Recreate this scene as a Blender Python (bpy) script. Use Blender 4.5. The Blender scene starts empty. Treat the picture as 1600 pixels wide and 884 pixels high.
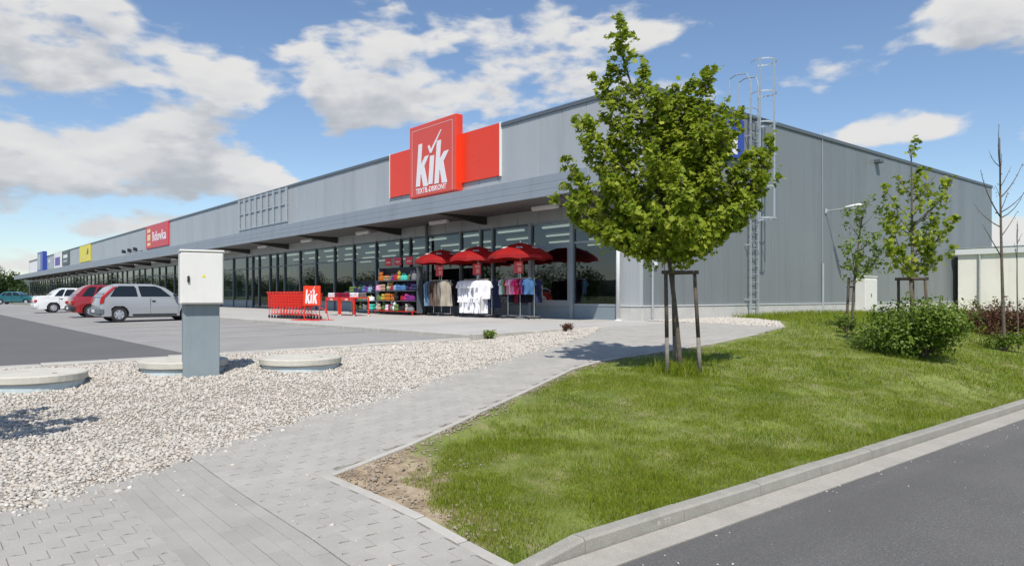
import bpy, bmesh, math, random
import numpy as np
from mathutils import Vector, Matrix
rng = np.random.default_rng(7)
random.seed(7)
scene = bpy.context.scene
COL = scene.collection
# ------------------------------------------------------------------ camera
F = 1120.0; HOR = 462.0; EYE = 0.75; AZ = math.radians(140)
cam_d = bpy.data.cameras.new('camera'); cam = bpy.data.objects.new('camera', cam_d); COL.objects.link(cam)
cam.location = (0, 0, EYE); cam.rotation_euler = (math.radians(90), 0, AZ - math.radians(90))
cam_d.sensor_width = 36; cam_d.lens = 36 * F / 1600; cam_d.shift_y = 20 / 1600
cam_d.clip_start = .1; cam_d.clip_end = 9000
scene.camera = cam
# ------------------------------------------------------------------ sun, sky, exposure
SUN_EL = math.radians(55); SUN_TRAVEL = math.radians(139)          # where the light travels to
sun_az = SUN_TRAVEL + math.pi
sd = Vector((math.cos(sun_az) * math.cos(SUN_EL), math.sin(sun_az) * math.cos(SUN_EL), math.sin(SUN_EL)))
sun_d = bpy.data.lights.new('sun', 'SUN'); sun_d.energy = 4.4; sun_d.angle = math.radians(.55); sun_d.color = (1, .95, .87)
sun = bpy.data.objects.new('sun', sun_d); COL.objects.link(sun); sun.location = (20, -20, 40)
sun.rotation_euler = sd.to_track_quat('Z', 'Y').to_euler()
scene.view_settings.view_transform = 'Standard'; scene.view_settings.look = 'None'
scene.view_settings.gamma = 1; scene.view_settings.exposure = 0.10; scene.view_settings.use_curve_mapping = False
scene.cycles.max_bounces = 7; scene.cycles.transparent_max_bounces = 10; scene.cycles.use_denoising = True
scene.cycles.caustics_reflective = False; scene.cycles.caustics_refractive = False

world = bpy.data.worlds.new('World'); scene.world = world; world.use_nodes = True
wt = world.node_tree; wt.nodes.clear()

class G:
    """tiny node-graph writer"""
    def __init__(s, tree): s.t = tree
    def n(s, typ, **kw):
        nd = s.t.nodes.new(typ)
        for k, v in kw.items(): setattr(nd, k, v)
        return nd
    def put(s, sock, v):
        if isinstance(v, bpy.types.NodeSocket): s.t.links.new(v, sock)
        elif v is not None: sock.default_value = v
    def m(s, op, a, b=None, c=None, clamp=False):
        nd = s.n('ShaderNodeMath', operation=op); nd.use_clamp = clamp
        for i, v in enumerate((a, b, c)):
            if v is not None: s.put(nd.inputs[i], v)
        return nd.outputs[0]
    def vm(s, op, a, b=None):
        nd = s.n('ShaderNodeVectorMath', operation=op); s.put(nd.inputs[0], a)
        if b is not None: s.put(nd.inputs[1], b)
        return nd.outputs[0]
    def noise(s, vec, scale, detail=4, rough=.5, dist=0):
        nd = s.n('ShaderNodeTexNoise'); s.put(nd.inputs['Vector'], vec)
        nd.inputs['Scale'].default_value = scale; nd.inputs['Detail'].default_value = detail
        nd.inputs['Roughness'].default_value = rough; nd.inputs['Distortion'].default_value = dist
        return nd.outputs[0]
    def ramp(s, fac, stops, interp='LINEAR'):
        nd = s.n('ShaderNodeValToRGB'); s.put(nd.inputs[0], fac); cr = nd.color_ramp; cr.interpolation = interp
        while len(cr.elements) < len(stops): cr.elements.new(.5)
        for e, (p, c) in zip(cr.elements, stops):
            e.position = p; e.color = (*c, 1) if len(c) == 3 else c
        return nd.outputs[0]
    def mix(s, fac, a, b, blend='MIX'):
        nd = s.n('ShaderNodeMix', data_type='RGBA', blend_type=blend)
        s.put(nd.inputs[0], fac); s.put(nd.inputs[6], a if isinstance(a, bpy.types.NodeSocket) else (*a[:3], 1))
        s.put(nd.inputs[7], b if isinstance(b, bpy.types.NodeSocket) else (*b[:3], 1))
        return nd.outputs[2]
    def smooth(s, x, lo, hi):
        nd = s.n('ShaderNodeMapRange', interpolation_type='SMOOTHSTEP'); s.put(nd.inputs[0], x)
        nd.inputs[1].default_value = lo; nd.inputs[2].default_value = hi
        return nd.outputs[0]

# cloud density as a node group over the sky direction
cg = bpy.data.node_groups.new('cloud_density', 'ShaderNodeTree')
cg.interface.new_socket('Vector', in_out='INPUT', socket_type='NodeSocketVector')
cg.interface.new_socket('Density', in_out='OUTPUT', socket_type='NodeSocketFloat')
g = G(cg); gi = g.n('NodeGroupInput'); go = g.n('NodeGroupOutput')
dirv = gi.outputs[0]
sx = g.n('ShaderNodeSeparateXYZ'); g.put(sx.inputs[0], dirv)
az = g.m('ARCTAN2', sx.outputs[1], sx.outputs[0]); el = g.m('ARCSINE', sx.outputs[2])
sv = g.vm('MULTIPLY', dirv, (1, 1, 2.4))
n0 = g.noise(dirv, 1.7, 3, .5)
n1 = g.noise(sv, 6.5, 7, .53, .1)
n2 = g.noise(sv, 26.0, 6, .6, .1)
d = g.m('ADD', g.m('MULTIPLY', n1, .90), g.m('MULTIPLY', n2, .17))
d = g.m('ADD', d, g.m('MULTIPLY', g.m('MAXIMUM', g.m('SUBTRACT', n0, .56), 0), .9))
# heaps of cloud: (azimuth deg, elevation deg, half-width, half-height, amount)
heaps = [(172.5, 17.6, 6.0, 4.2, .26), (163.0, 15.0, 4.4, 2.8, .26), (166, 9.4, 7.5, 2.7, .25), (176, 9.0, 6, 2.9, .22), (182, 6, 6, 2.5, .2), (157.5, 7.0, 4, 2.2, .14), (165, 4.8, 11, 1.3, .27), (172, 2.4, 13, 1.1, .27), (153.5, 9.8, 4.5, 2.2, -.16), (156.5, 13.6, 2.4, 1.8, -.12), (159, 20.2, 4, 1.6, -.12), (190, 15, 9, 4, .2),
         (150.5, 17.0, 5.2, 3.6, .25), (144.0, 16.6, 4.6, 4.0, .25), (157, 17.6, 2.2, 1.4, .05), (157.5, 16, 1.6, 5, -.08), (134.0, 18.0, 4.6, 3.3, .135), (137, 22.0, 2.2, 1.2, .14), (126, 15.3, 3.0, 1.4, .20), (129, 19.5, 2.6, 1.2, .12),
         (112.0, 11.4, 4.0, 1.15, .24), (118.5, 11.4, 2.2, 1.0, .18), (105.5, 18.6, 5.2, 3.2, .27), (97, 16, 5, 3, .2), (104.8, 4.0, 2.4, 1.2, .2), (103, 10, 2, 1.6, .14)]
tot = None
for (a, e, wa, we, amt) in heaps:
    qa = g.m('DIVIDE', g.m('SUBTRACT', az, math.radians(a)), math.radians(wa))
    qe = g.m('DIVIDE', g.m('SUBTRACT', el, math.radians(e)), math.radians(we))
    r2 = g.m('ADD', g.m('MULTIPLY', qa, qa), g.m('MULTIPLY', qe, qe))
    v = g.m('MULTIPLY', g.m('POWER', 2.718, g.m('MULTIPLY', g.m('MULTIPLY', r2, r2), -.7)), amt)
    tot = v if tot is None else g.m('ADD', tot, v)
# away from these heaps the field thins to scattered cumulus everywhere alike
d = g.m('ADD', d, g.m('MINIMUM', tot, .27))
g.put(go.inputs[0], d)

g = G(wt)
tc = g.n('ShaderNodeTexCoord'); dirn = g.vm('NORMALIZE', tc.outputs['Generated'])
def dens(v):
    nd = g.n('ShaderNodeGroup'); nd.node_tree = cg; g.put(nd.inputs[0], v); return nd.outputs[0]
d0 = dens(dirn)
d1 = dens(g.vm('NORMALIZE', g.vm('ADD', dirn, (sd.x * .01, sd.y * .01, .026))))
d2 = dens(g.vm('NORMALIZE', g.vm('ADD', dirn, (sd.x * .02, sd.y * .02, .065))))
cover = g.smooth(d0, .63, .765)
under = g.m('ADD', g.m('MULTIPLY', g.smooth(d1, .64, .88), .5), g.m('MULTIPLY', g.smooth(d2, .60, .86), .5))
ccol = g.ramp(under, [(0, (1.0, .99, .97)), (.4, (.91, .91, .915)), (.75, (.70, .725, .765)), (1, (.58, .615, .665))])
sky = g.n('ShaderNodeTexSky', sky_type='NISHITA'); sky.sun_disc = False
sky.sun_elevation = SUN_EL; sky.sun_rotation = math.atan2(sd.x, sd.y); sky.altitude = 300; sky.air_density = 1.0; sky.dust_density = .5; sky.ozone_density = 3.2
b1 = g.n('ShaderNodeBackground'); g.put(b1.inputs[0], sky.outputs[0]); b1.inputs[1].default_value = .13
b2 = g.n('ShaderNodeBackground'); g.put(b2.inputs[0], ccol); b2.inputs[1].default_value = .74
ms = g.n('ShaderNodeMixShader'); g.put(ms.inputs[0], g.m('MULTIPLY', cover, .96)); g.put(ms.inputs[1], b1.outputs[0]); g.put(ms.inputs[2], b2.outputs[0])
wo = g.n('ShaderNodeOutputWorld'); g.put(wo.inputs[0], ms.outputs[0])

# ------------------------------------------------------------------ helpers
fx, fy = math.cos(AZ), math.sin(AZ); rx, ry = fy, -fx
def ray(px):
    u = (px - 800) / F; return fx + rx * u, fy + ry * u
def onY(px, y):                     # x on the plane y = const under picture column px
    a, b = ray(px); return y * a / b
def onX(px, x):
    a, b = ray(px); return x * b / a
def atD(px, D, z=0.0):
    a, b = ray(px); return Vector((a * D, b * D, z))

def fast_mesh(name, V, Fc, mats=None, smooth=False):
    me = bpy.data.meshes.new(name); V = np.asarray(V, dtype=np.float32); Fc = np.asarray(Fc, dtype=np.int32)
    me.vertices.add(len(V)); me.vertices.foreach_set('co', V.ravel())
    k = Fc.shape[1]; me.loops.add(Fc.size); me.loops.foreach_set('vertex_index', Fc.ravel())
    me.polygons.add(len(Fc)); me.polygons.foreach_set('loop_start', np.arange(0, Fc.size, k, dtype=np.int32))
    me.polygons.foreach_set('loop_total', np.full(len(Fc), k, dtype=np.int32))
    if smooth: me.polygons.foreach_set('use_smooth', np.ones(len(Fc), dtype=bool))
    me.update(calc_edges=True)
    return me

def orig(parent):                   # world origin of an unrotated parent chain
    v = Vector((0, 0, 0))
    while parent is not None:
        v += parent.location; parent = parent.parent
    return v
def link(name, me, mat=None, parent=None, loc=None):
    o = bpy.data.objects.new(name, me); COL.objects.link(o)
    if mat is not None and not me.materials: me.materials.append(MAT[mat] if isinstance(mat, str) else mat)
    if parent is not None: o.parent = parent
    if loc is not None: o.location = loc
    return o
def tag(o, label=None, cat=None, group=None, kind=None):
    if label: o['label'] = label
    if cat: o['category'] = cat
    if group: o['group'] = group
    if kind: o['kind'] = kind
    return o
def thing(name, label, cat, loc=(0, 0, 0), rz=0, group=None):
    o = bpy.data.objects.new(name, None); COL.objects.link(o); o.location = loc; o.rotation_euler = (0, 0, rz)
    o.empty_display_size = .2
    return tag(o, label, cat, group)
def copy_tree(o, parent=None):
    c = o.copy(); COL.objects.link(c); c.parent = parent
    for ch in list(o.children): copy_tree(ch, c)
    return c

class MB:
    def __init__(s): s.v = []; s.f = []
    def add(s, vs, fs):
        k = len(s.v); s.v += [tuple(p) for p in vs]; s.f += [tuple(i + k for i in q) for q in fs]; return s
    def box(s, x0, x1, y0, y1, z0, z1, b=0):
        x0, x1 = sorted((x0, x1)); y0, y1 = sorted((y0, y1)); z0, z1 = sorted((z0, z1))
        if b <= 0:
            vs = [(x, y, z) for z in (z0, z1) for y in (y0, y1) for x in (x0, x1)]
            return s.add(vs, [(0, 2, 3, 1), (4, 5, 7, 6), (0, 1, 5, 4), (2, 6, 7, 3), (0, 4, 6, 2), (1, 3, 7, 5)])
        def ring(z, i): return [(x0 + i, y0 + i, z), (x1 - i, y0 + i, z), (x1 - i, y1 - i, z), (x0 + i, y1 - i, z)]
        def oct_(z, i):
            return [(x0 + b, y0 + i, z), (x1 - b, y0 + i, z), (x1 - i, y0 + b, z), (x1 - i, y1 - b, z), (x1 - b, y1 - i, z), (x0 + b, y1 - i, z), (x0 + i, y1 - b, z), (x0 + i, y0 + b, z)]
        r = [oct_(z0, b * .999), oct_(z0 + b, 0), oct_(z1 - b, 0), oct_(z1, b * .999)]
        vs = sum(r, []); fs = [tuple(range(7, -1, -1)), tuple(range(24, 32))]
        for q in range(3):
            for i in range(8): j = (i + 1) % 8; fs.append((q * 8 + i, q * 8 + j, q * 8 + 8 + j, q * 8 + 8 + i))
        return s.add(vs, fs)
    def tube(s, pts, rad, n=6, cap=True):
        pts = [Vector(p) for p in pts]; rad = rad if hasattr(rad, '__len__') else [rad] * len(pts)
        vs = []; fs = []; ref = None
        for i, p in enumerate(pts):
            t = (pts[min(i + 1, len(pts) - 1)] - pts[max(i - 1, 0)]).normalized()
            if ref is None: ref = Vector((1, 0, 0)) if abs(t.x) < .8 else Vector((0, 1, 0))
            a = (ref - t * ref.dot(t)).normalized(); ref = a; b = t.cross(a)
            for k in range(n):
                w = 2 * math.pi * k / n; vs.append(p + (a * math.cos(w) + b * math.sin(w)) * rad[i])
        for i in range(len(pts) - 1):
            for k in range(n): k2 = (k + 1) % n; fs.append((i * n + k, i * n + k2, (i + 1) * n + k2, (i + 1) * n + k))
        if cap: fs += [tuple(range(n - 1, -1, -1)), tuple((len(pts) - 1) * n + k for k in range(n))]
        return s.add(vs, fs)
    def lathe(s, prof, c=(0, 0, 0), n=16, axis='z', cap=True):
        vs = []; fs = []
        for (r, h) in prof:
            for k in range(n):
                w = 2 * math.pi * k / n; p, q = r * math.cos(w), r * math.sin(w)
                vs.append({'z': (c[0] + p, c[1] + q, c[2] + h), 'y': (c[0] + p, c[1] + h, c[2] + q), 'x': (c[0] + h, c[1] + p, c[2] + q)}[axis])
        for i in range(len(prof) - 1):
            for k in range(n):
                k2 = (k + 1) % n; q = (i * n + k, i * n + k2, (i + 1) * n + k2, (i + 1) * n + k); fs.append(q if axis != 'y' else q[::-1])
        if cap: fs += [tuple(range(n - 1, -1, -1)), tuple((len(prof) - 1) * n + k for k in range(n))]
        return s.add(vs, fs)
    def prism(s, poly, f0, f1):
        """poly of 2D points; f0/f1 map (a,b) to 3D on the back and front side"""
        n = len(poly); vs = [f0(*p) for p in poly] + [f1(*p) for p in poly]
        fs = [tuple(range(n - 1, -1, -1)), tuple(range(n, 2 * n))] + [(i, (i + 1) % n, n + (i + 1) % n, n + i) for i in range(n)]
        return s.add(vs, fs)
    def mesh(s, name, off=None, smooth=False):
        me = bpy.data.meshes.new(name); v = s.v
        if off is not None: v = [(p[0] - off[0], p[1] - off[1], p[2] - off[2]) for p in v]
        me.from_pydata(v, [], s.f)
        bm = bmesh.new(); bm.from_mesh(me); bmesh.ops.recalc_face_normals(bm, faces=bm.faces); bm.to_mesh(me); bm.free()
        if smooth:
            me.polygons.foreach_set('use_smooth', [True] * len(me.polygons))
        me.update(); return me
    def build(s, name, mat, parent=None, world=False, smooth=False):
        return link(name, s.mesh(name, orig(parent) if (world and parent) else None, smooth), mat, parent)

# ------------------------------------------------------------------ materials
MAT = {}
def mat(name, col, rough=.6, metal=0, var=.12, scale=8, bump=0, bscale=60, obj_var=0, isl_var=0, spec=.5, coat=0, stain=None, stops=None, wet=0, trans=0):
    m = bpy.data.materials.new(name); m.use_nodes = True; MAT[name] = m; t = m.node_tree; g = G(t)
    p = t.nodes['Principled BSDF']; co = g.n('ShaderNodeTexCoord').outputs['Object']
    pos = g.n('ShaderNodeNewGeometry').outputs['Position']
    n = g.noise(pos, scale, 5, .6)
    lo = tuple(c * (1 - var) for c in col); hi = tuple(min(1, c * (1 + var)) for c in col)
    c = g.ramp(n, [(.3, lo), (.7, hi)])
    if stops:
        isl = g.n('ShaderNodeNewGeometry').outputs['Random Per Island']
        c2 = g.ramp(isl, stops); c = g.mix(.8, c, c2) if stops else c
    if obj_var or isl_var:
        r = g.m('FRACT', g.m('ADD', g.n('ShaderNodeObjectInfo').outputs['Random'], g.n('ShaderNodeNewGeometry').outputs['Random Per Island']))
        k = g.m('MULTIPLY_ADD', r, 2 * max(obj_var, isl_var), 1 - max(obj_var, isl_var))
        hs = g.n('ShaderNodeHueSaturation'); g.put(hs.inputs['Value'], k); g.put(hs.inputs['Color'], c); c = hs.outputs[0]
    if stain:
        sn = g.noise(pos, stain[1], 6, .65, .4); c = g.mix(g.m('MULTIPLY', g.smooth(sn, .48, .72), stain[2]), c, stain[0])
    g.put(p.inputs['Base Color'], c)
    p.inputs['Roughness'].default_value = rough; p.inputs['Metallic'].default_value = metal
    p.inputs['Specular IOR Level'].default_value = spec; p.inputs['Coat Weight'].default_value = coat; p.inputs['Coat Roughness'].default_value = .05
    if rough > .25:
        g.put(p.inputs['Roughness'], g.m('MULTIPLY_ADD', n, .16, rough - .08))
    if bump:
        b = g.n('ShaderNodeBump'); b.inputs['Strength'].default_value = bump; b.inputs['Distance'].default_value = .02
        g.put(b.inputs['Height'], g.noise(pos, bscale, 4, .6)); g.put(p.inputs['Normal'], b.outputs[0])
    if trans:
        tr = g.n('ShaderNodeBsdfTranslucent'); g.put(tr.inputs[0], c)
        mx = g.n('ShaderNodeMixShader'); mx.inputs[0].default_value = trans; g.put(mx.inputs[1], p.outputs[0]); g.put(mx.inputs[2], tr.outputs[0])
        g.put(t.nodes['Material Output'].inputs[0], mx.outputs[0])
    return m
def glass(name, tint, refl=1.6, rough=.01, dark=None):
    m = bpy.data.materials.new(name); m.use_nodes = True; MAT[name] = m; t = m.node_tree; t.nodes.clear(); g = G(t)
    fr = g.n('ShaderNodeFresnel'); fr.inputs[0].default_value = refl
    tr = g.n('ShaderNodeBsdfTransparent'); tr.inputs[0].default_value = (*tint, 1)
    gl = g.n('ShaderNodeBsdfGlossy'); gl.inputs['Roughness'].default_value = rough; gl.inputs[0].default_value = (.95, .97, 1, 1)
    pos = g.n('ShaderNodeNewGeometry').outputs['Position']
    bp = g.n('ShaderNodeBump'); bp.inputs['Strength'].default_value = .05; bp.inputs['Distance'].default_value = .02
    g.put(bp.inputs['Height'], g.noise(pos, .9, 2)); g.put(gl.inputs['Normal'], bp.outputs[0])
    mx = g.n('ShaderNodeMixShader'); g.put(mx.inputs[0], g.m('MULTIPLY', fr.outputs[0], g.m('SUBTRACT', 1, g.n('ShaderNodeNewGeometry').outputs['Backfacing']))); g.put(mx.inputs[1], tr.outputs[0]); g.put(mx.inputs[2], gl.outputs[0])
    o = g.n('ShaderNodeOutputMaterial'); g.put(o.inputs[0], mx.outputs[0]); return m
def emit(name, col, s):
    m = bpy.data.materials.new(name); m.use_nodes = True; MAT[name] = m; p = m.node_tree.nodes['Principled BSDF']
    p.inputs['Base Color'].default_value = (*col, 1); p.inputs['Emission Color'].default_value = (*col, 1); p.inputs['Emission Strength'].default_value = s
    return m
mat('front_panel', (.40, .42, .43), .42, .0, .03, .5, obj_var=.045, stain=((.36, .40, .42), .4, .25))  # lighter than side_panel: the front's brighter sky reflection is put into the colour
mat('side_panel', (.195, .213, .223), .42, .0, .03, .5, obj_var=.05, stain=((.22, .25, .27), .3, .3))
mat('fascia_grey', (.27, .30, .34), .42, .0, .03, 1)
mat('dark_trim', (.11, .13, .15), .45, 0, .05)
mat('soffit', (.14, .14, .135), .7, 0, .08, 2)
mat('beam', (.05, .05, .05), .7)
mat('joint', (.07, .075, .08), .8)
mat('plinth_concrete', (.55, .54, .51), .8, 0, .06, 3, bump=.1, stain=((.42, .41, .39), 1.2, .5))
mat('plinth_metal', (.22, .27, .30), .5, 0, .04)
mat('frame_grey', (.12, .15, .17), .4, .2, .05)
mat('frame_light', (.30, .34, .37), .4, .2, .05)
mat('white_paint', (.74, .75, .75), .4, 0, .03)
mat('galvanised', (.55, .58, .60), .38, .55, .08, 12)
mat('interior_wall', (.16, .16, .155), .8)
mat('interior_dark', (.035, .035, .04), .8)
mat('interior_floor', (.12, .115, .11), .4)
mat('interior_ceiling', (.22, .23, .23), .8)
emit('lamp_glow', (1, .93, .78), .95)
glass('pane', (.50, .57, .57), 1.9)
glass('pane_dark', (.22, .26, .26), 1.9)
mat('red_sign', (.80, .055, .018), .3, 0, .02, 2)
mat('red_face', (.70, .085, .055), .3, 0, .02, 2)
mat('sign_white', (.82, .80, .80), .4, 0, .02)
mat('sign_pink', (.80, .35, .30), .4, 0, .02)
mat('sign_red2', (.62, .05, .07), .4)
mat('sign_yellow', (.80, .66, .03), .4); mat('sign_cream', (.85, .65, .30), .4)
mat('sign_dark', (.06, .075, .075), .4); mat('sign_purple', (.10, .05, .33), .4); mat('sign_blue', (.035, .07, .36), .35)
mat('concrete', (.44, .42, .375), .85, 0, .07, 5, bump=.25, bscale=80, obj_var=.05, stain=((.36, .34, .31), 2.5, .5))
mat('lid_concrete', (.54, .515, .445), .85, 0, .08, 4, bump=.3, bscale=50, stain=((.38, .355, .30), 2.2, .6))
mat('ring_blue', (.50, .58, .60), .7, 0, .15, 3)
mat('kerb_concrete', (.31, .295, .255), .85, 0, .10, 6, bump=.3, bscale=90, obj_var=.06, stain=((.24, .225, .20), 3.0, .65))
mat('gutter_concrete', (.37, .345, .30), .85, 0, .08, 6, bump=.3, bscale=90, obj_var=.05, stain=((.34, .32, .29), 2.0, .5))
mat('paver_concrete', (.38, .362, .325), .85, 0, .07, 3.0, bump=.25, bscale=120, obj_var=.055, isl_var=.055, stain=((.315, .30, .265), 1.3, .5))
mat('guide_concrete', (.355, .34, .305), .85, 0, .07, 3.0, bump=.3, bscale=140, obj_var=.06, isl_var=.06, stain=((.30, .285, .25), 1.6, .5))
mat('sand_joint', (.27, .255, .22), .95, 0, .3, 30, bump=.4, bscale=150)
mat('asphalt', (.145, .14, .132), .9, 0, .10, 1.2, bump=.7, bscale=170, stain=((.18, .173, .162), .5, .5))
mat('lot_asphalt', (.125, .122, .120), .85, 0, .08, .6, bump=.3, bscale=90, stain=((.115, .114, .116), .25, .6))
mat('lot_paving', (.30, .29, .275), .85, 0, .09, .7, bump=.2, bscale=40, stain=((.235, .23, .22), .35, .6))
mat('apron', (.44, .425, .395), .85, 0, .08, .6, bump=.15, bscale=50, stain=((.34, .33, .31), .5, .55))
mat('gravel_base', (.42, .375, .315), .95, 0, .35, 45, bump=1.0, bscale=55)
mat('pebble', (.58, .54, .48), .8, 0, .12, 20, stops=[(0, (.33, .305, .27)), (.18, (.42, .39, .345)), (.4, (.50, .465, .405)), (.7, (.57, .535, .475)), (.88, (.47, .385, .31)), (1, (.66, .63, .58))])
mat('soil', (.30, .225, .145), .95, 0, .25, 6, bump=.6, bscale=50, stain=((.42, .33, .23), 1.8, .8))
mat('turf', (.165, .20, .042), .95, 0, .3, 3, bump=.6, bscale=60, stain=((.30, .25, .13), 1.6, .7))
mat('field', (.10, .13, .045), .95, 0, .3, .02, stain=((.17, .15, .07), .008, .7))
mat('hill', (.06, .09, .075), .95, 0, .2, .004)
mat('bark', (.13, .105, .08), .9, 0, .3, 18, bump=.8, bscale=40)
mat('stake_wood', (.11, .085, .062), .9, 0, .3, 10, bump=.6, bscale=30)
mat('stake_pale', (.20, .18, .155), .9, 0, .2, 14, bump=.5, bscale=30)
def leafmat(name, stops, trans=.35): mat(name, stops[len(stops) // 2][1], .45, 0, .15, 1.5, stops=stops, trans=trans, spec=.2)
leafmat('maple_leaf', [(0, (.10, .165, .012)), (.4, (.225, .315, .022)), (.75, (.36, .43, .045)), (1, (.50, .53, .095))], .5)
leafmat('shrub_leaf', [(0, (.075, .14, .015)), (.5, (.15, .24, .03)), (.92, (.24, .32, .055)), (1, (.42, .45, .22))], .45)
leafmat('red_leaf', [(0, (.07, .03, .02)), (.5, (.13, .055, .035)), (1, (.17, .11, .05))], .25)
leafmat('far_leaf', [(0, (.025, .05, .012)), (.5, (.05, .085, .022)), (1, (.09, .12, .04))], .25)
leafmat('grass_blade', [(0, (.125, .20, .012)), (.35, (.195, .275, .019)), (.85, (.27, .325, .034)), (.95, (.34, .33, .10)), (1, (.44, .38, .19))], .4)
# grass also drifts in patches of lush and dry
def patchy(m, dry, sc, lo, hi, amt):
    t = m.node_tree; g = G(t); p = t.nodes['Principled BSDF']; src = p.inputs['Base Color'].links[0].from_socket
    pos = g.n('ShaderNodeNewGeometry').outputs['Position']
    f = g.m('MULTIPLY', g.smooth(g.noise(pos, sc, 5, .6, .3), lo, hi), amt); c = g.mix(f, src, dry)
    g.put(p.inputs['Base Color'], c)
    for nd in t.nodes:
        if nd.type == 'BSDF_TRANSLUCENT': g.put(nd.inputs[0], c)
patchy(MAT['grass_blade'], (.34, .345, .085), 1.1, .47, .70, .42)
patchy(MAT['grass_blade'], (.12, .22, .035), .8, .52, .70, .5)
mat('tyre', (.02, .02, .022), .8); mat('rim', (.55, .56, .58), .35, .7)
mat('black_plastic', (.025, .027, .03), .5); mat('grey_plastic', (.12, .14, .15), .5)
mat('tail_red', (.45, .02, .02), .2); mat('lamp_clear', (.7, .72, .75), .15); mat('plate', (.75, .75, .73), .4)
mat('paint_silver', (.31, .325, .345), .3, 0, .0, coat=.5); mat('paint_red', (.27, .010, .015), .3, 0, .02, coat=.7)
mat('paint_white', (.74, .75, .75), .3, 0, .02, coat=.7); mat('paint_teal', (.015, .13, .16), .3, .3, .02, coat=.7)
mat('car_glass', (.012, .018, .022), .05, 0, .02, spec=.45)
mat('cart_red', (.72, .035, .02), .35, 0, .04)
mat('cabinet_white', (.74, .73, .69), .5, 0, .03, 2, stain=((.64, .62, .57), 1.5, .25)); mat('cabinet_grey', (.25, .295, .315), .6, 0, .05, 2, stain=((.20, .25, .28), 3, .4))
mat('annex_wall', (.86, .83, .76), .8, 0, .03, 1); mat('chrome', (.7, .7, .7), .2, .9)
def flat(name, c, rough=.85, tr=0): return mat(name, c, rough, 0, .10, 10, trans=tr)

def streaks(m, colr, scale, stretch, lo, hi, amt):
    """run-off marks: noise drawn out along z"""
    t = m.node_tree; g = G(t); p = t.nodes['Principled BSDF']; src = p.inputs['Base Color'].links[0].from_socket
    pos = g.vm('MULTIPLY', g.n('ShaderNodeNewGeometry').outputs['Position'], stretch)
    g.put(p.inputs['Base Color'], g.mix(g.m('MULTIPLY', g.smooth(g.noise(pos, scale, 5, .6), lo, hi), amt), src, colr))
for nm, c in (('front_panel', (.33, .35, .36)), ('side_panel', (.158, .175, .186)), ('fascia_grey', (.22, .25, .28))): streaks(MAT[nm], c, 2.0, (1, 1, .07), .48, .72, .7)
streaks(MAT['cabinet_grey'], (.19, .24, .265), 9.0, (1, 1, .08), .5, .7, .6); streaks(MAT['cabinet_white'], (.60, .57, .50), 9.0, (1, 1, .1), .52, .75, .35)
streaks(MAT['plinth_concrete'], (.40, .385, .35), 5.0, (1, 1, .12), .5, .75, .5); streaks(MAT['annex_wall'], (.58, .54, .46), 2.0, (1, 1, .1), .5, .75, .4)
streaks(MAT['kerb_concrete'], (.25, .235, .20), 5.0, (1, 1, .5), .5, .72, .5)
for nm, b_ in (('front_panel', .10), ('side_panel', .10)):                       # slight oil-canning of the sheet metal
    t = MAT[nm].node_tree; g = G(t); p = t.nodes['Principled BSDF']; bp = g.n('ShaderNodeBump'); bp.inputs['Strength'].default_value = b_; bp.inputs['Distance'].default_value = .05
    g.put(bp.inputs['Height'], g.noise(g.vm('MULTIPLY', g.n('ShaderNodeNewGeometry').outputs['Position'], (1, 1, .4)), 1.6, 2)); g.put(p.inputs['Normal'], bp.outputs[0])
def speckle(m, scale, dark, light, amt):
    t = m.node_tree; g = G(t); p = t.nodes['Principled BSDF']; src = p.inputs['Base Color'].links[0].from_socket; pos = g.n('ShaderNodeNewGeometry').outputs['Position']
    n = g.noise(pos, scale, 3, .7); c = g.mix(g.m('MULTIPLY', g.smooth(n, .52, .66), amt), src, light); c = g.mix(g.m('MULTIPLY', g.smooth(g.noise(pos, scale * .8, 2, .7), .55, .68), amt), c, dark); g.put(p.inputs['Base Color'], c)
speckle(MAT['asphalt'], 75, (.075, .072, .068), (.28, .27, .255), .75); speckle(MAT['gutter_concrete'], 90, (.30, .28, .25), (.60, .57, .52), .4); speckle(MAT['kerb_concrete'], 90, (.26, .25, .22), (.55, .53, .48), .35)
speckle(MAT['paver_concrete'], 110, (.26, .25, .225), (.48, .46, .42), .3); speckle(MAT['guide_concrete'], 110, (.25, .24, .215), (.46, .44, .40), .3)
streaks(MAT['asphalt'], (.11, .106, .10), 1.1, (1, .06, 1), .5, .7, .45); streaks(MAT['lot_asphalt'], (.15, .147, .143), .5, (.05, 1, 1), .5, .7, .5)
patchy(MAT['pebble'], (.42, .385, .33), .9, .5, .75, .35)
flat('crumb', (.30, .25, .19))

MAT['grass_blade'].node_tree.nodes['Principled BSDF'].inputs['Specular IOR Level'].default_value = .06
for l in list(MAT['grass_blade'].node_tree.nodes['Principled BSDF'].inputs['Roughness'].links): MAT['grass_blade'].node_tree.links.remove(l)
MAT['grass_blade'].node_tree.nodes['Principled BSDF'].inputs['Roughness'].default_value = .75

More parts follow.
